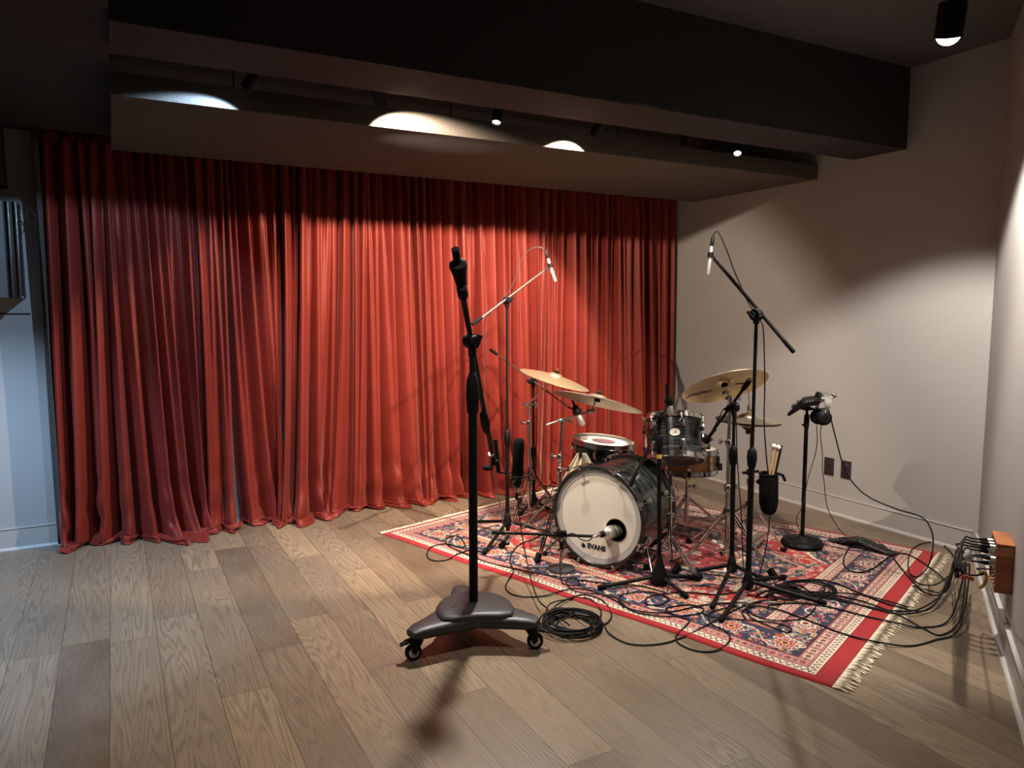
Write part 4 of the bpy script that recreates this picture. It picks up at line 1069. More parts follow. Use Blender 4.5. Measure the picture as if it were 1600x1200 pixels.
tag(o, 'cable from the right overhead microphone, hanging past the stick bag to the rug', 'cable')

# --- mic stand before the rack tom, cone base
FB = gp(1030, 912, z=RT); fh = (FB - O).dot(HN); FT_ = at(1030, 652, h=fh)
t = mic_stand('slim black mic stand with a cone-shaped base, right beside the kick drum', FB, FT_, [gp(938, 922, z=RT), gp(1072, 935, z=RT), gp(1082, 906, z=RT)],
          (at(984, 760, h=fh - .12), at(1042, 634, h=fh + .03)), .84, cone=True, r=(.0115, .0075), boom_r=.0062, piv=.020)
MB().lathe([(.0118, -.014), (.0126, -.014), (.0126, .014), (.0118, .014)], at(1030, 712, h=fh), (0, 0, 1), 16, closed=True).build('tape_band', M['yellow'], t, label='yellow tape band')
d = at(1048, 648, h=fh + .05) - at(1044, 618, h=fh + .05)
pencil_mic('stubby dark microphone with a bright ring, on the slim stand by the kick', at(1044, 618, h=fh + .05), d, .108, .0165, M['black'], M['nickel'], split=.5, clip=at(1042, 634, h=fh + .03), name='drum_microphone')
o = MB().tube(spline([at(1043, 604, h=fh + .05), at(1041, 606, h=fh + .05), at(1041, 640, h=fh + .02), at(1043, 690, h=fh), at(1046, 760, h=fh - .02), at(1048, 840, h=fh - .03), at(1050, 880, h=fh - .05), gp(1042, 930, z=.018)], 6), .0033, 6).build('cable', M['cable'])
tag(o, 'cable falling straight from the stubby microphone beside the kick', 'cable')

# --- low stand with the kick microphone
GB = gp(877, 890, z=RT); gh = (GB - O).dot(HN)
t = thing('microphone_stand', 'low round-based mic stand before the kick drum, with a level boom', 'microphone stand', GB)
MB().lathe([(0, .001), (.078, .001), (.080, .006), (.076, .013), (.05, .019), (.02, .022), (0, .022)], GB, (0, 0, 1), 40).build('base', M['satin'], t)
MB().tube([GB + V((0, 0, .02)), at(877, 855, h=gh)], .0075, 12).build('pole', M['chrome'], t)
gt = at(877, 834, h=gh)
MB().tube([at(877, 858, h=gh), at(877, 838, h=gh)], .0105, 12).build('sleeve', M['black'], t)
ga, gb = at(769, 832, h=gh + .03), at(930, 838, h=gh - .02)
MB().tube([ga, gb], .0085, 12).build('boom_arm', M['black'], t)
MB().tube([ga, ga + (gb - ga) * .12], .0105, 12).build('end_grip', M['rubber'], t)
m = MB().box(gt, .06, .03, .034, (HR, HN, V((0, 0, 1)))); m.box(gt - V((0, 0, .03)), .026, .026, .04, (HR, HN, V((0, 0, 1)))); m.build('clamp', M['black'], t, bev=.004)
MB().cyl(gt - HN * .012 - V((0, 0, .028)), gt - HN * .03 - V((0, 0, .028)), .010, n=14).build('knob', M['steel'], t)
mp_ = at(944, 834, h=gh - .03); md_ = (at(976, 825, h=gh + .055) - mp_).normalized()
t = thing('kick_microphone', 'fat silver microphone poking at the port hole of the kick drum', 'microphone', mp_)
MB().lathe([(0, -.004), (.020, -.004), (.029, .004), (.037, .014), (.038, .056), (.036, .058)], mp_, md_, 28).build('body', M['silver'], t)
MB().lathe([(.036, .056), (.036, .066)], mp_, md_, 28).build('band', M['ink'], t)
MB().lathe([(.036, .064), (.038, .066), (.039, .104), (.034, .114), (0, .117)], mp_, md_, 28).build('grille', M['nickel'], t)
MB().lathe([(.0, -.03), (.014, -.03), (.018, -.024), (.018, -.004), (.016, -.002)], mp_, md_, 20).build('swivel', M['black'], t)
MB().lathe([(.005, -.085), (.008, -.06), (.010, -.045), (.010, -.03)], mp_, md_, 16).build('plug', M['steel'], t)
MB().tube([gb, mp_ - md_ * .02], .008, 10).build('mount_arm', M['black'], t)
o = MB().tube(spline([mp_ - md_ * .08, at(919, 845, h=gh - .05), at(908, 843, h=gh - .05), at(899, 835, h=gh - .04), at(890, 834, h=gh - .03), at(884, 842, h=gh - .03), at(879, 856, h=gh - .03), at(875, 876, h=gh - .04), gp(876, 900, z=.02), gp(881, 912, z=.016), gp(905, 914, z=.016), gp(898, 902, z=.016), gp(884, 908, z=.016), gp(900, 924, z=.016), gp(950, 930, z=.016), gp(985, 944, z=.016)], 6), .0033, 6).build('cable', M['cable'])
tag(o, 'cable from the fat silver kick microphone, looping round its stand base', 'cable')

# --- headphone stand at the right
HB = gp(1253, 852, z=RT); hh_ = 4.50
t = thing('microphone_stand', 'round-based straight stand at the right, carrying a small mixer', 'microphone stand', HB)
MB().lathe([(.0, .002), (.118, .002), (.128, .012), (.128, .022), (.116, .038), (.088, .046), (.084, .043), (.078, .050), (.062, .053), (.058, .050), (.052, .056), (.034, .058), (.030, .055), (.022, .062), (0, .062)], HB, (0, 0, 1), 56).build('base', M['black'], t)
hp = lambda y, x=None: at(1253 + (835 - y) * .041, y, h=hh_)
MB().tube([HB + V((0, 0, .05)), hp(668)], .0125, 14).build('lower_tube', M['black'], t)
MB().tube([hp(672), hp(638)], .0085, 12).build('upper_tube', M['black'], t)
m = MB().lathe([(.0125, -.05), (.0155, -.045), (.0165, .0), (.015, .03), (.0085, .036)], hp(656), (0, 0, 1), 16); m.cyl(hp(664), hp(664) - HR * .026, .007, n=10); m.build('clutch', M['black'], t)
# bracket plate with a hook
hk = hp(639)
m = MB().box(hk + HR * .012, .10, .09, .006, (HR, HN, V((0, 0, 1)))); m.tube([hk + HR * .05, hk + HR * .085, hk + HR * .12 + V((0, 0, .004))], .005, 8); m.build('bracket', M['black'], t)
# mixer: wedge body
mx = hk + V((0, 0, .006))
vd = V((.82, .572, 0)).normalized(); vr = V((vd.y, -vd.x, 0))
d1 = (vr * .95 + V((0, 0, .26))).normalized(); d2 = vd; d3 = d1.cross(d2) * -1
if d3.z < 0: d3 = -d3
t = thing('personal_mixer', 'small black monitor mixer tilted on top of the round-based stand', 'mixer', mx)
def mxp(a, b, c): return mx + d1 * a + d2 * b + d3 * c
prof = [(-.112, -.022), (-.106, -.034), (-.02, .000), (.085, .003), (.085, .044), (-.015, .052), (-.106, -.012)]
vs = [mxp(a, s * .085, c + .012) for s in (-1, 1) for a, c in prof]; n = len(prof)
MB().add(vs, [tuple(range(n - 1, -1, -1)), tuple(range(n, 2 * n))] + [(i, (i + 1) % n, n + (i + 1) % n, n + i) for i in range(n)]).build('case', M['black'], t, bev=.004)
MB().box(mx + HR * (-.03) + V((0, 0, .004)), .085, .10, .012, (HR, HN, V((0, 0, 1)))).build('mount_foot', M['rubber'], t, bev=.002)
for k in range(4):
    for j in range(2):
        p = mxp(-.075 + j * .03, -.055 + k * .036, .022 + j * .020); MB().cyl(p, p + d3 * .015, .0058, .005, 12).build('knob', M['steel'] if j == 1 else M['ink'], t)
MB().box(mxp(.035, -.087, .048), .085, .003, .020, (d1, d2, d3)).build('side_panel', M['satin'], t)
for k in range(3): MB().box(mxp(.018 + k * .016, -.0895, .047), .006, .003, .011, (d1, d2, d3)).build('lettering', M['silver'], t)
for k in range(2):
    p = mxp(.088, -.03 + k * .05, .03); MB().cyl(p, p + d1 * .022, .009, n=12).build('plug', M['steel'], t)
# headphones slung over the back of the mixer
hc0 = at(1283, 634, h=4.42)
t = thing('headphones', 'black headphones with a silvery headband hung beside the small mixer', 'headphones', hc0)
cA, cB = at(1277, 651, h=4.48), at(1288, 653, h=4.34)
axh = (cB - cA).normalized(); top = at(1285, 613, h=4.41)
arc = spline([cA + V((0, 0, .035)), at(1277, 628, h=4.49), at(1280, 617, h=4.46), top, at(1292, 619, h=4.36), at(1293, 634, h=4.33), cB + V((0, 0, .04))], 8)
vs = []; fs = []
for i, p in enumerate(arc):
    w = HN.cross(V((0, 0, 1))); f_ = i / (len(arc) - 1); ww = .006 + .020 * math.sin(PI * f_)
    tdir = (arc[min(i + 1, len(arc) - 1)] - arc[max(i - 1, 0)]).normalized(); nrm = (p - hc0).normalized(); sd_ = tdir.cross(nrm).normalized()
    vs += [p - sd_ * ww, p + sd_ * ww, p + sd_ * ww + nrm * .006, p - sd_ * ww + nrm * .006]
for i in range(len(arc) - 1):
    for j in range(4): fs.append((i * 4 + j, i * 4 + (j + 1) % 4, i * 4 + 4 + (j + 1) % 4, i * 4 + 4 + j))
fs += [(3, 2, 1, 0), tuple(4 * (len(arc) - 1) + j for j in range(4))]
MB().add(vs, fs).build('headband', M['band'], t, angle=50)
for c, s in ((cA, -1), (cB, 1)):
    o = MB().lathe([(0, -.016), (.034, -.016), (.042, -.008), (.043, .006), (.034, .014), (.022, .017), (0, .017)], c, axh * s, 30).build('ear_cup', M['black'], t)
    MB().lathe([(.020, -.034), (.038, -.034), (.046, -.026), (.046, -.014), (.02, -.012)], c, axh * s, 30, closed=True).build('ear_pad', M['foam'], o)
    MB().ring(c + axh * s * .0165, axh * s, .024, .0018, 28, 6).build('cap_ring', M['satin'], o)
    MB().tube([c + V((0, 0, .055)), c + V((0, 0, .028)) + axh * s * .012], .006, 8).build('yoke', M['chrome'], t)
# pair of bright knobs at the far end
t = thing('metal_fitting', 'shiny rounded metal fitting right of the headphone headband', 'fitting', at(1302, 619, h=4.40))
MB().sph(at(1303, 618, h=4.40), .017).build('ball', M['chrome'], t); MB().tube([at(1300, 620, h=4.40), at(1294, 625, h=4.42)], .008, 10).build('stalk', M['chrome'], t)
MB().lathe([(.006, -.004), (.012, -.004), (.012, .004), (.006, .004)], at(1299, 621, h=4.40), HR, 16, closed=True).build('collar', M['silver'], t)
for nm, pts, r_, lab in (
    ('cable', [at(1276, 664, h=4.47), at(1277, 685, h=4.47), at(1275, 705, h=4.47), at(1268, 730, h=4.47), at(1262, 750, h=4.48), at(1254, 790, h=4.47), at(1246, 805, h=4.48), at(1245, 818, h=4.48), at(1250, 832, h=4.49), gp(1238, 840, z=.085)], .0026, 'thin headphone cable curling round the right-hand stand'),
    ('cable', [at(1283, 664, h=4.44), at(1282, 680, h=4.46), at(1285, 710, h=4.46), at(1285, 735, h=4.46), at(1288, 755, h=4.48), at(1291, 785, h=4.52), at(1298, 805, h=4.55), at(1310, 825, h=4.58), at(1322, 838, h=4.60), gp(1328, 847, z=.03)], .0026, 'thin wavy cable dropping from the headphones to the dark tangle on the rug')):
    o = MB().tube(spline(pts, 6), r_, 6).build(nm, M['thin']); tag(o, lab, 'cable')

# --- snare stand, tom stand, kick pedal
t = thing('snare_stand', 'short chrome tripod stand holding the wooden snare drum', 'drum stand', V((SN.x, SN.y, RT)))
sb = V((SN.x, SN.y, 0)); Zs = lambda z: V((SN.x, SN.y, z))
MB().tube([Zs(.08), Zs(.33)], .014, 14).build('lower_tube', M['chrome'], t)
MB().tube([Zs(.32), Zs(.41)], .0105, 14).build('upper_tube', M['chrome'], t)
MB().box(Zs(.40), .05, .05, .035).build('basket_hub', M['chrome'], t, bev=.004)
MB().cyl(Zs(.33), Zs(.33) + HR * .05, .007, n=10).box(Zs(.33) + HR * .055, .02, .02, .03).build('clamp', M['chrome'], t, bev=.004)
for k in range(3):
    a = .35 + 2 * PI * k / 3; e = HR * math.cos(a) + HN * math.sin(a)
    m = MB().bar(Zs(.405), Zs(.44) + e * .195 - V((0, 0, .018)), .016, .010); m.bar(Zs(.422) + e * .19, Zs(.47) + e * .20, .012, .008, e); o = m.build('basket_arm', M['chrome'], t, bev=.002)
    MB().box(Zs(.455) + e * .200, .018, .022, .034, (e, V((0, 0, 1)).cross(e), V((0, 0, 1)))).build('grip', M['rubber'], o, bev=.004)
for a in (-.35, 1.75, 3.85):
    e = HR * math.cos(a) + HN * math.sin(a); s = V((-e.y, e.x, 0)); q = sb + e * .30 + V((0, 0, RT + .024)); m = MB()
    for k in (-1, 1): m.bar(Zs(.25) + e * .02 + s * .008 * k, q + s * .006 * k, .004, .013); m.bar(Zs(.09) + s * .007 * k, Zs(.25) + (q - Zs(.25)) * .55 + s * .01 * k, .003, .01)
    o = m.build('leg', M['chrome'], t); MB().box(q, .05, .028, .032, (e, s, V((0, 0, 1)))).build('rubber_foot', M['rubber'], o, bev=.006)
MB().lathe([(.014, -.02), (.026, -.018), (.026, .018), (.014, .02)], Zs(.25), (0, 0, 1), 16).build('leg_collar', M['chrome'], t)

ts_ = at(1046, 884, h=4.10); ts_.z = RT; zt = lambda z: V((ts_.x, ts_.y, z)); tmh = 4.10
t = thing('tom_stand', 'slim chrome stand between the kick and the rack tom, its foot splayed forward', 'drum stand', ts_)
MB().tube([zt(.05), zt(.34)], .0115, 12).build('lower_tube', M['chrome'], t)
MB().tube([zt(.33), zt(.50)], .009, 12).build('upper_tube', M['chrome'], t)
for z in (.335, .20, .43):
    m = MB().lathe([(.0115, -.018), (.019, -.016), (.019, .010), (.010, .016)], zt(z), (0, 0, 1), 14); m.tube([zt(z), zt(z) + HR * .035], .0045, 8); m.box(zt(z) + HR * .04, .016, .006, .024); m.build('clamp', M['chrome'], t, bev=.002)
tb = V((2.95, 3.45, .55))
m = MB().tube([zt(.495), (zt(.50) + tb) / 2 - V((0, 0, .012)), tb - HN * .10 - V((0, 0, .03))], .009, 10); m.build('mount_arm', M['chrome'], t)
for q in (gp(1090, 905, z=RT), gp(1000, 888, z=RT) + KW * .05, V((ts_.x + .02, ts_.y - .20, RT))):
    d = V((q.x - ts_.x, q.y - ts_.y, 0)).normalized(); s = V((-d.y, d.x, 0)); m = MB(); b_ = V((q.x, q.y, RT + .018))
    for k in (-1, 1): m.bar(zt(.20) + d * .015 + s * .009 * k, b_ + s * .006 * k, .0035, .011); m.bar(zt(.06) + s * .006 * k, zt(.20) + (b_ - zt(.20)) * .5 + s * .009 * k, .003, .009)
    o = m.build('leg', M['chrome'], t); MB().box(b_, .05, .026, .032, (d, s, V((0, 0, 1)))).build('rubber_foot', M['rubber'], o, bev=.006)

pk = KC + KA * (KD + .07); pz_ = V((pk.x, pk.y, 0)); PP = lambda a, b, z: pz_ + KA * a + KW * b + V((0, 0, z))
t = thing('kick_pedal', 'bass drum pedal with twin chrome uprights behind the kick', 'pedal', V((pk.x, pk.y, RT)))
MB().box(PP(.13, 0, RT + .006), .34, .10, .010, (KA, KW, V((0, 0, 1)))).build('base_plate', M['ink'], t, bev=.002)
for s in (-1, 1): MB().tube([PP(0, s * .045, RT + .01), PP(0, s * .042, .24)], .009, 10).build('upright', M['chrome'], t)
MB().tube([PP(0, -.06, .235), PP(0, .06, .235)], .007, 10).build('axle', M['chrome'], t)
MB().bar(PP(.27, 0, RT + .02), PP(.02, 0, .10), .075, .008).build('footboard', M['steel'], t, bev=.003)
bt_ = MB().tube([PP(0, 0, .235), PP(-.02, 0, .33)], .0045, 8).build('beater_shaft', M['chrome'], t)
MB().lathe([(0, -.02), (.022, -.02), (.026, -.012), (.026, .012), (.022, .02), (0, .02)], PP(-.035, 0, .335), KA, 20).build('beater', M['white'], bt_)

# --- cream cloth draped over the floor tom's leg side, behind the kick
t = None
vs = []; fs = []; nu_, nv_ = 26, 22
pA = at(909, 712, h=4.66); 
for i in range(nu_):
    u_ = i / (nu_ - 1)
    for j in range(nv_):
        v_ = j / (nv_ - 1)
        x = 909 + (u_ - .5) * (10 + 62 * v_ ** .85) + (-4 * v_); y = 708 + 62 * v_ + 12 * (u_ - .5) ** 2 * v_ - 10 * u_ * v_
        hh = 4.74 - .05 * v_ + .03 * math.sin(u_ * 9 + .6) * (v_ * .9 + .1) + .015 * math.sin(u_ * 21)
        vs.append(at(x, y, h=hh))
for i in range(nu_ - 1):
    for j in range(nv_ - 1): fs.append((i * nv_ + j, i * nv_ + j + 1, (i + 1) * nv_ + j + 1, (i + 1) * nv_ + j))
o = MB().add(vs, fs).build('towel', M['towel']); md = o.modifiers.new('thick', 'SOLIDIFY'); md.thickness = .006
tag(o, 'cream cloth hanging in a point behind the upper left of the kick drum', 'towel')
o2 = MB().box(at(907, 711, h=4.72), .022, .02, .03, (HR, HN, V((0, 0, 1)))).build('clip', M['ink'], o, bev=.004, label='black clip at the top of the cloth')
# ------------------------------------------------------------------ stage box on the angled wall
s0, s1 = None, None
def sal(p): return (V((p.x, p.y, 0)) - P0).dot(RWD)
sa, sb_ = sal(V((3.496, 1.788, 0))), sal(V((3.316, 1.667, 0)))
t = thing('stage_box', 'wooden connector box on the right wall, full of plugged-in cables', 'stage box', along((sa + sb_) / 2, .03, .285))
BD = .066; bz0, bz1 = .285, .500
m = MB()
def bx_(s0_, s1_, n0_, n1_, z0_, z1_): m.box(along((s0_ + s1_) / 2, (n0_ + n1_) / 2, (z0_ + z1_) / 2), abs(s1_ - s0_), n1_ - n0_, z1_ - z0_, (RWD, RWN, V((0, 0, 1))))
bx_(sa, sb_, 0.001, BD, bz1 - .014, bz1); bx_(sa, sb_, 0.001, BD, bz0, bz0 + .014)
bx_(sa, sa + .014, 0.001, BD, bz0 + .014, bz1 - .014); bx_(sb_ - .014, sb_, 0.001, BD, bz0 + .014, bz1 - .014)
m.build('case', M['boxwood'], t, bev=.0015)
m = MB(); bx_(sa + .014, sb_ - .014, .001, BD - .010, bz0 + .014, bz1 - .014); m.build('face_plate', M['ink'], t)
cols = np.linspace(sa + .035, sb_ - .035, 4); rws = [.462, .424, .386, .348, .316]
plugs = []
for zi, zz in enumerate(rws):
    for si, ss in enumerate(cols):
        c = along(ss, BD - .010, zz)
        MB().lathe([(0, .002), (.008, .002), (.010, .004), (.0125, .004), (.0135, 0)], c, RWN, 18).build('socket', M['chrome'], t)
        if zi < 3 and (si + zi) % 4 != 3: plugs.append((c, zi, si))
rnd2 = random.Random(3)
ends = []
for k, (c, zi, si) in enumerate(plugs[:8]):
    tt = thing('cable_plug', 'plug in the stage box, %s' % ['leftmost of the top row', 'second of the top row', 'third of the top row', 'leftmost of the middle row', 'second of the middle row', 'last of the middle row', 'leftmost of the third row', 'last of the third row'][k], 'plug', c, 'plugs in the wooden stage box')
    MB().lathe([(.0095, .001), (.0095, .026), (.0088, .028)], c, RWN, 16).build('barrel', M['silver'] if k % 3 != 1 else M['steel'], tt)
    MB().lathe([(.0090, .026), (.0092, .04), (.0065, .052), (.0042, .064)], c, RWN, 16).build('boot', M['rubber'], tt)
    ends.append(c + RWN * .062)
# ------------------------------------------------------------------ floor cables
def fl(px, py, up=0.0):
    p = gp(px, py, z=.006)
    return V((p.x, p.y, (.0155 if on_rug(p) else .0052) + up))
def cable(label, pts, r=.0036, mat='cable', n=7, group=None):
    o = MB().tube(spline(pts, n), r, 8).build('cable', M[mat]); return tag(o, label, 'cable', group)
GC = 'black cables from the wooden stage box'
routes = [
    ('cable from the stage box running along the rug past the tallest stand', [fl(1500, 905, .20), fl(1478, 935, .06), fl(1440, 953), fl(1395, 957), fl(1330, 945), fl(1270, 932), fl(1225, 925), fl(1195, 935)]),
    ('cable from the stage box crossing the fringe toward the coil by the tallest stand', [fl(1496, 915, .18), fl(1465, 950, .04), fl(1420, 962), fl(1370, 955), fl(1310, 938), fl(1250, 925), fl(1210, 915)]),
    ('lowest sweeping cable from the stage box, crossing the bare floor before the rug corner', [fl(1512, 930, .16), fl(1500, 985, .02), fl(1460, 1000), fl(1420, 1009), fl(1370, 1006), fl(1320, 994), fl(1265, 973), fl(1215, 955), fl(1180, 950), fl(1160, 958), fl(1165, 970)]),
    ('cable from the stage box bending widely over the floor beside the fringe', [fl(1505, 930, .15), fl(1485, 970, .015), fl(1440, 980), fl(1400, 976), fl(1350, 965), fl(1290, 950), fl(1240, 945), fl(1200, 948)]),
    ('cable from the stage box looping back above the fringe in a wide ring', [fl(1485, 925, .10), fl(1460, 925, .03), fl(1432, 912), fl(1419, 890), fl(1424, 862), fl(1445, 848), fl(1468, 848), fl(1485, 862), fl(1495, 880)]),
    ('cable from the stage box making a loop at the rug\'s far right corner', [fl(1488, 915, .14), fl(1475, 933, .03), fl(1448, 930), fl(1425, 910), fl(1400, 880), fl(1385, 858), fl(1362, 845), fl(1335, 852), fl(1320, 870), fl(1320, 888), fl(1340, 897), fl(1365, 890), fl(1390, 872), fl(1408, 867), fl(1430, 874), fl(1460, 895), fl(1480, 912)]),
    ('cable from the stage box passing low along the wall side of the bundle', [fl(1507, 920, .14), fl(1505, 945, .05), fl(1498, 975, .01), fl(1470, 992), fl(1440, 980), fl(1400, 962), fl(1340, 940), fl(1280, 930)]),
    ('cable from the stage box ending in the coils right of the tallest stand', [fl(1492, 920, .16), fl(1455, 955, .02), fl(1400, 950), fl(1345, 930), fl(1300, 912), fl(1260, 908), fl(1225, 918)]),
]
for k, (lab, rt) in enumerate(routes):
    e = ends[k]; cc = at(1489 + (k % 4) * 4.5, 888 + (k % 3) * 7, h=2.88 - .014 * k)
    m1 = e + RWN * (.05 + .011 * (k % 4)) + V((0, 0, .003)); m2 = m1.lerp(cc, .45) + V((0, 0, .016 + .003 * (k % 3))) - RWN * .004
    cable(lab, [e, e + RWN * .03, m1, m2, cc] + rt, .0040 if k != 4 else .0034, group=GC)
# headphone cable to the floor on the right
cable('cable from the small mixer hanging across the wall plates and looping on the rug', [at(1291, 628, h=4.40), at(1296, 645, h=4.40), at(1306, 685, h=4.36), at(1318, 728, h=4.32), at(1335, 757, h=4.26), at(1360, 778, h=4.15), at(1400, 795, h=3.98), at(1440, 808, h=3.86), at(1455, 828, h=3.80), at(1458, 850, h=3.75), at(1454, 875, h=3.72), fl(1446, 898, .02), fl(1432, 904), fl(1420, 898)], .0040)
# yellow tie and red tie near the box, white cable clamp
c = at(1513, 870, h=2.73)
o = MB().lathe([(.009, -.011), (.015, -.012), (.017, 0), (.015, .012), (.009, .011), (.008, 0)], c, (HR * .7 + V((0, 0, .6))), 20, closed=True).build('cable_tie', M['white']); tag(o, 'white wrap holding the cable bundle near the stage box', 'cable tie')
pts = spline([at(1530, 896, h=2.66), at(1536, 894, h=2.65), at(1541, 899, h=2.65), at(1540, 909, h=2.66), at(1534, 917, h=2.67), at(1530, 918, h=2.68)], 6)
o = MB().tube(pts, .006, 8).build('cable_tie', M['yellow']); tag(o, 'yellow strap curling from a cable below the stage box', 'cable tie')
o = MB().tube(spline([at(1502, 904, h=2.75), at(1510, 901, h=2.74), at(1521, 906, h=2.72)], 6), .008, 8).build('cable_tie', M['red']); tag(o, 'red strap on the cable bundle below the stage box', 'cable tie')
cable('cable leaving the lower sockets of the stage box through the yellow strap', [along(cols[0], BD, .330), along(cols[0], BD + .05, .325), at(1537, 896, h=2.66), at(1520, 899, h=2.72), at(1505, 894, h=2.76), at(1498, 885, h=2.8), fl(1492, 905, .16), fl(1480, 930, .03), fl(1450, 925), fl(1425, 918)], .0036)

def coil(label, cx, cy, rx, n, seed, z=0.0, tail=(), head=(), jit=.16, r=.0036, grow=.0022, asp=1.0, mat='cable', z0=None):
    q = random.Random(seed); c = fl(cx, cy, z); pts = list(head)
    ph = q.random() * 6.28; R = rx
    for k in range(n * 10 + 1):
        a = ph + 2 * PI * k / 10; lp = k // 10
        if k % 10 == 0: ox, oy, R = q.gauss(0, jit * rx * .9), q.gauss(0, jit * rx * .9), rx * q.uniform(1 - jit * 2.4, 1 + jit * .4)
        zz = c.z + lp * grow + .0012 * math.sin(a * 2 + lp)
        pts.append(V((c.x + ox * math.sin(a * .5) ** 2 + R * math.cos(a), c.y + oy * math.sin(a * .5) ** 2 + R * asp * math.sin(a), zz)))
    return cable(label, pts + list(tail), r, mat, n=5)
# big coil on the bare floor right of the rolling stand; the big microphone's cable runs into it
coil('thick coil of cable on the bare floor beside the rolling stand\'s right wheel', 893, 976, .138, 14, 4, tail=[fl(935, 968), fl(952, 990), fl(985, 1006), fl(1030, 1006), fl(1065, 996), fl(1100, 982), fl(1130, 965), fl(1165, 948)], jit=.17)
cable('loose loops standing off the back of the floor coil', [fl(856, 985, .02), fl(853, 965, .03), fl(862, 948, .02), fl(890, 936), fl(920, 938), fl(938, 952), fl(936, 968, .01), fl(920, 980, .02), fl(890, 960, .02), fl(868, 955, .02), fl(880, 942, .01), fl(910, 932), fl(940, 940), fl(955, 958), fl(950, 972), fl(935, 978)], .0034)
cable('cable dropping from the large foam-covered microphone down to the floor coil', [mb_ - up * .08, at(809, 778, h=4.04), at(812, 810, h=4.0), at(818, 850, h=3.92), at(826, 890, h=3.80), at(834, 920, h=3.66), at(843, 940, h=3.54), fl(853, 955, .02), fl(862, 962, .01), fl(875, 972, .02), fl(890, 985, .025)], .0036)
cable('cable wandering over the long rug edge left of the low stand', [fl(846, 838), fl(832, 845), fl(812, 853), fl(800, 866), fl(797, 880), fl(802, 895), fl(793, 908), fl(790, 918), fl(798, 927), fl(818, 932), fl(850, 931), fl(880, 925), fl(905, 922), fl(930, 928), fl(960, 940), fl(975, 952)], .0034)
cable('cable in loops on the rug behind the rolling stand\'s pole', [fl(760, 866), fl(735, 862), fl(715, 868), fl(700, 874), fl(680, 876), fl(668, 870), fl(672, 858), fl(695, 852), fl(720, 858), fl(726, 852), fl(715, 840), fl(700, 842), fl(698, 852), fl(715, 862), fl(740, 872), fl(760, 880), fl(800, 890), fl(850, 900), fl(900, 908), fl(950, 914), fl(1000, 918), fl(1040, 928)], .0034)
cable('cable laid in flat figure loops on the rug before the kick', [fl(1140, 945), fl(1100, 948), fl(1040, 960), fl(995, 957), fl(970, 946), fl(968, 935), fl(985, 929), fl(1020, 928), fl(1045, 938), fl(1030, 948), fl(1010, 946), fl(1012, 936), fl(1040, 930), fl(1075, 928), fl(1120, 932), fl(1150, 928)], .0036)
cable('cable curling over the rug edge below the flat loops', [fl(965, 938), fl(990, 958), fl(1040, 966), fl(1090, 962), fl(1098, 953), fl(1075, 948), fl(1040, 954), fl(1060, 966), fl(1077, 972), fl(1070, 982), fl(1056, 994), fl(1062, 1006), fl(1090, 1017), fl(1120, 1016), fl(1140, 1004), fl(1135, 990), fl(1112, 978), fl(1108, 962), fl(1125, 955), fl(1150, 950)], .0036)
cable('cable making a long oval in front of the tallest stand', [fl(1195, 940), fl(1172, 950), fl(1168, 962), fl(1185, 974), fl(1225, 990), fl(1232, 990), fl(1236, 985), fl(1215, 977), fl(1170, 972), fl(1120, 968), fl(1095, 960)], .0034)
cable('cable bowing across the rug centre right of the tallest stand', [fl(1240, 915), fl(1262, 925), fl(1274, 945), fl(1268, 960), fl(1245, 971), fl(1205, 972), fl(1175, 962), fl(1168, 950), fl(1185, 942), fl(1215, 940)], .0034)
coil('coil of cable on the rug right of the tallest stand', 1262, 924, .155, 6, 9, tail=[fl(1330, 930), fl(1380, 940), fl(1420, 952)], head=[fl(1180, 935), fl(1200, 925)], jit=.18, asp=.8)
coil('second coil of cable lying into the first, nearer the tallest stand', 1225, 930, .150, 4, 12, z=.012, jit=.22, asp=.7)
# dark tangle of thin cable at the far edge of the rug
q = random.Random(2); pts = []; c0 = gp(1345, 856, z=RT); a1 = (gp(1390, 866) - gp(1310, 848)); a1.z = 0; a1.normalize(); a2 = V((-a1.y, a1.x, 0))
for k in range(420):
    a = k * .9 + q.random() * .5; lx_ = .155 * (1 + .25 * math.sin(k * .05)) * math.cos(a * .5 + .03 * k); ly = .045 * math.sin(a * .7 + k * .11) * (1 - .4 * abs(lx_) / .2)
    zz = RT + .006 + .060 * abs(math.sin(k * .37)) ** .8 * max(.15, 1 - abs(lx_) / .19) 
    pts.append(c0 + a1 * (lx_ + q.gauss(0, .012)) + a2 * (ly + q.gauss(0, .008)) + V((0, 0, zz - RT)))
o = MB().tube(spline(pts, 3), .0028, 5).build('cable', M['thin']); tag(o, 'dark tangled heap of thin cable at the rug\'s far right edge', 'cable')
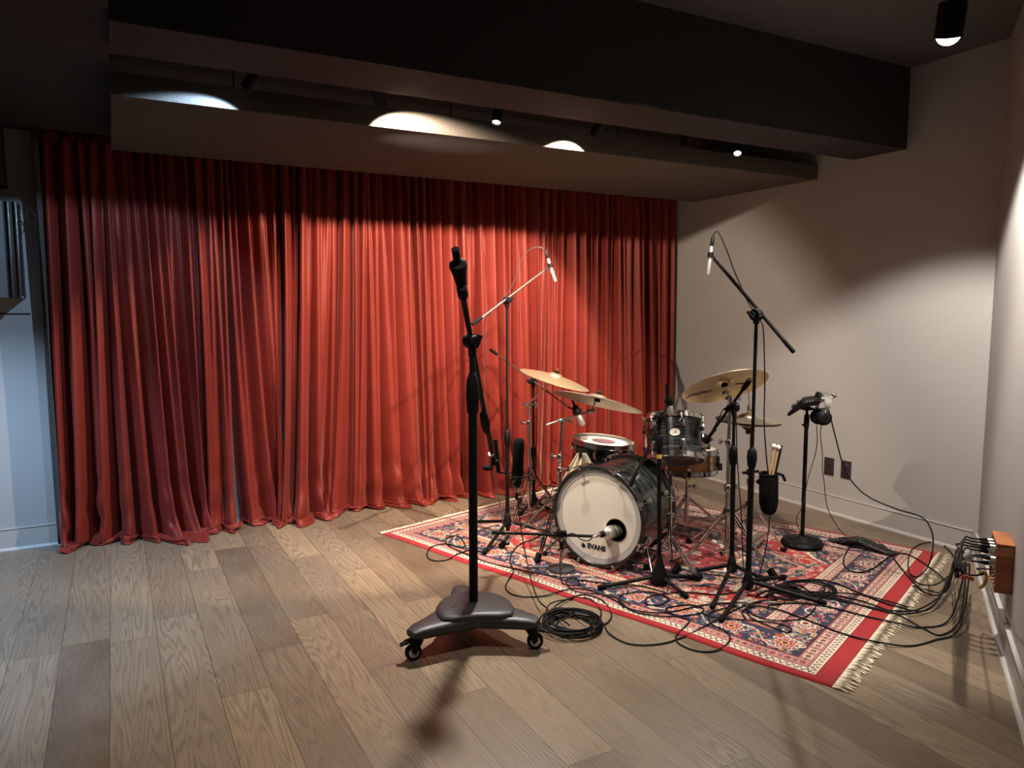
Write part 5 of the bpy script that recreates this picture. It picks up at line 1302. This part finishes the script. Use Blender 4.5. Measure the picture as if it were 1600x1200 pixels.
# ------------------------------------------------------------------ lamps
def spot(name, pos, aim, power, col, size, blend, rad=.03):
    l = bpy.data.lights.new(name, 'SPOT'); l.energy = power; l.color = col; l.spot_size = math.radians(size); l.spot_blend = blend; l.shadow_soft_size = rad
    o = bpy.data.objects.new(name, l); C.objects.link(o); d = V(aim) - V(pos)
    o.location = V(pos); o.rotation_euler = d.to_track_quat('-Z', 'Y').to_euler(); return o
def track_lamp(pos, aim, label, power, col, size, blend, lens, mount_z, group, lit=True, L=.105, r=.026, dome=0.0, soft=None):
    pos = V(pos); d = (V(aim) - pos).normalized()
    t = thing('spotlight', label, 'spotlight', pos, group)
    a = pos - d * L * .6
    MB().lathe([(0, 0), (r * .7, 0), (r, .008), (r, L), (r * .93, L), (r * .90, L - .012), (0, L - .012)], a, d, 28).build('lamp_housing', M['black'], t)
    if dome:
        q = [(r * .88 * math.cos(k * PI / 12), L - .010 + dome * math.sin(k * PI / 12)) for k in range(7)]
        MB().lathe([(0, L - .011)] + q, a, d, 28).build('lens', lens, t)
    else:
        MB().lathe([(0, L - .011), (r * .86, L - .011), (r * .86, L - .009), (0, L - .009)], a, d, 28).build('lens', lens if lit else M['ink'], t)
    j = pos - d * L * .2
    MB().tube([j, V((j.x, j.y, min(j.z + .06, mount_z))), V((j.x, j.y, mount_z - .02))], .007, 8).build('stem', M['black'], t)
    MB().cyl((j.x, j.y, mount_z - .025), (j.x, j.y, mount_z), .02).build('track_adapter', M['black'], t)
    if lit: spot('spot_beam', pos + d * (L * .4 + .012 + dome), V(aim), power, col, size, blend, soft or r * .8)
    return t
WARM = (1.0, 0.83, 0.66); NEUT = (1.0, .92, .83); COOL = (0.42, 0.66, 1.0)
G1 = 'spotlights in the ceiling slot'
track_lamp((0.60, 3.595, 2.520), (-.40, 4.75, .9), 'spotlight at the left end of the slot, throwing cool light', 105, COOL, 100, .25, M['lens_cool'], CEIL, G1, soft=.008)
track_lamp((1.20, 3.595, 2.520), (2.75, 5.2, .72), 'black spotlight tilted to the right over the warm-lit panel edge', 270, WARM, 100, .35, M['lens_warm'], CEIL, G1, soft=.006)
track_lamp((1.86, 3.62, 2.520), (1.50, 3.28, 1.40), 'spotlight with a glowing lens in the middle of the slot', 420, NEUT, 104, 1.0, M['lens_warm'], CEIL, G1, soft=.05)
track_lamp((2.49, 3.595, 2.520), (2.02, 5.2, .90), 'black spotlight above the bright round pool of light on the panel edge', 380, WARM, 92, .2, M['lens_warm'], CEIL, G1, soft=.006)
track_lamp((3.16, 3.62, 2.545), (3.18, 3.70, 2.0), 'unlit black spotlight in the dark right part of the slot', 0, NEUT, 60, .3, M['lens_warm'], CEIL, G1, lit=False)
track_lamp((3.60, 3.62, 2.520), (3.05, 3.05, 1.5), 'spotlight with a glowing lens near the right end of the slot', 110, NEUT, 96, .5, M['lens_warm'], CEIL, G1)
G2 = 'spotlights on the ceiling track before the beam'
track_lamp((3.17, 1.99, 2.70), (3.95, 2.75, .30), 'large glaring spotlight at the top right, before the beam', 330, NEUT, 84, .4, M['lens_warm'], CEIL, G2, r=.055, L=.14, dome=.045)
track_lamp((2.28, 2.05, 2.72), (2.85, 5.3, .62), 'spotlight just beyond the top edge, left of the glaring one', 640, WARM, 50, .75, M['lens_warm'], CEIL, G2, r=.045, L=.14, dome=.03)
track_lamp((1.10, 2.05, 2.74), (2.10, 3.9, .15), 'spotlight beyond the top edge, farthest left on the track', 110, NEUT, 84, 1.0, M['lens_warm'], CEIL, G2, r=.045, L=.14, dome=.03)
track_lamp((-1.00, 4.25, 2.06), (-.75, 4.55, 0), 'spotlight under the boxed-in duct beyond the left edge, throwing cool light down', 230, (.42, .66, 1.0), 110, .8, M['lens_cool'], 2.215, G1)
tr = MB().box((2.1, 1.90, CEIL - .008), 3.4, .030, .012).build('lighting_track', M['black']); tag(tr, 'black track along the ceiling before the beam', 'lighting track')
w = bpy.data.worlds.new('world'); sc.world = w; w.use_nodes = True
w.node_tree.nodes['Background'].inputs[0].default_value = (.5, .55, .65, 1); w.node_tree.nodes['Background'].inputs[1].default_value = 0.01
vs_ = sc.view_settings; vs_.view_transform = 'Standard'; vs_.look = 'None'; vs_.exposure = -0.12; vs_.gamma = 1; vs_.use_curve_mapping = False
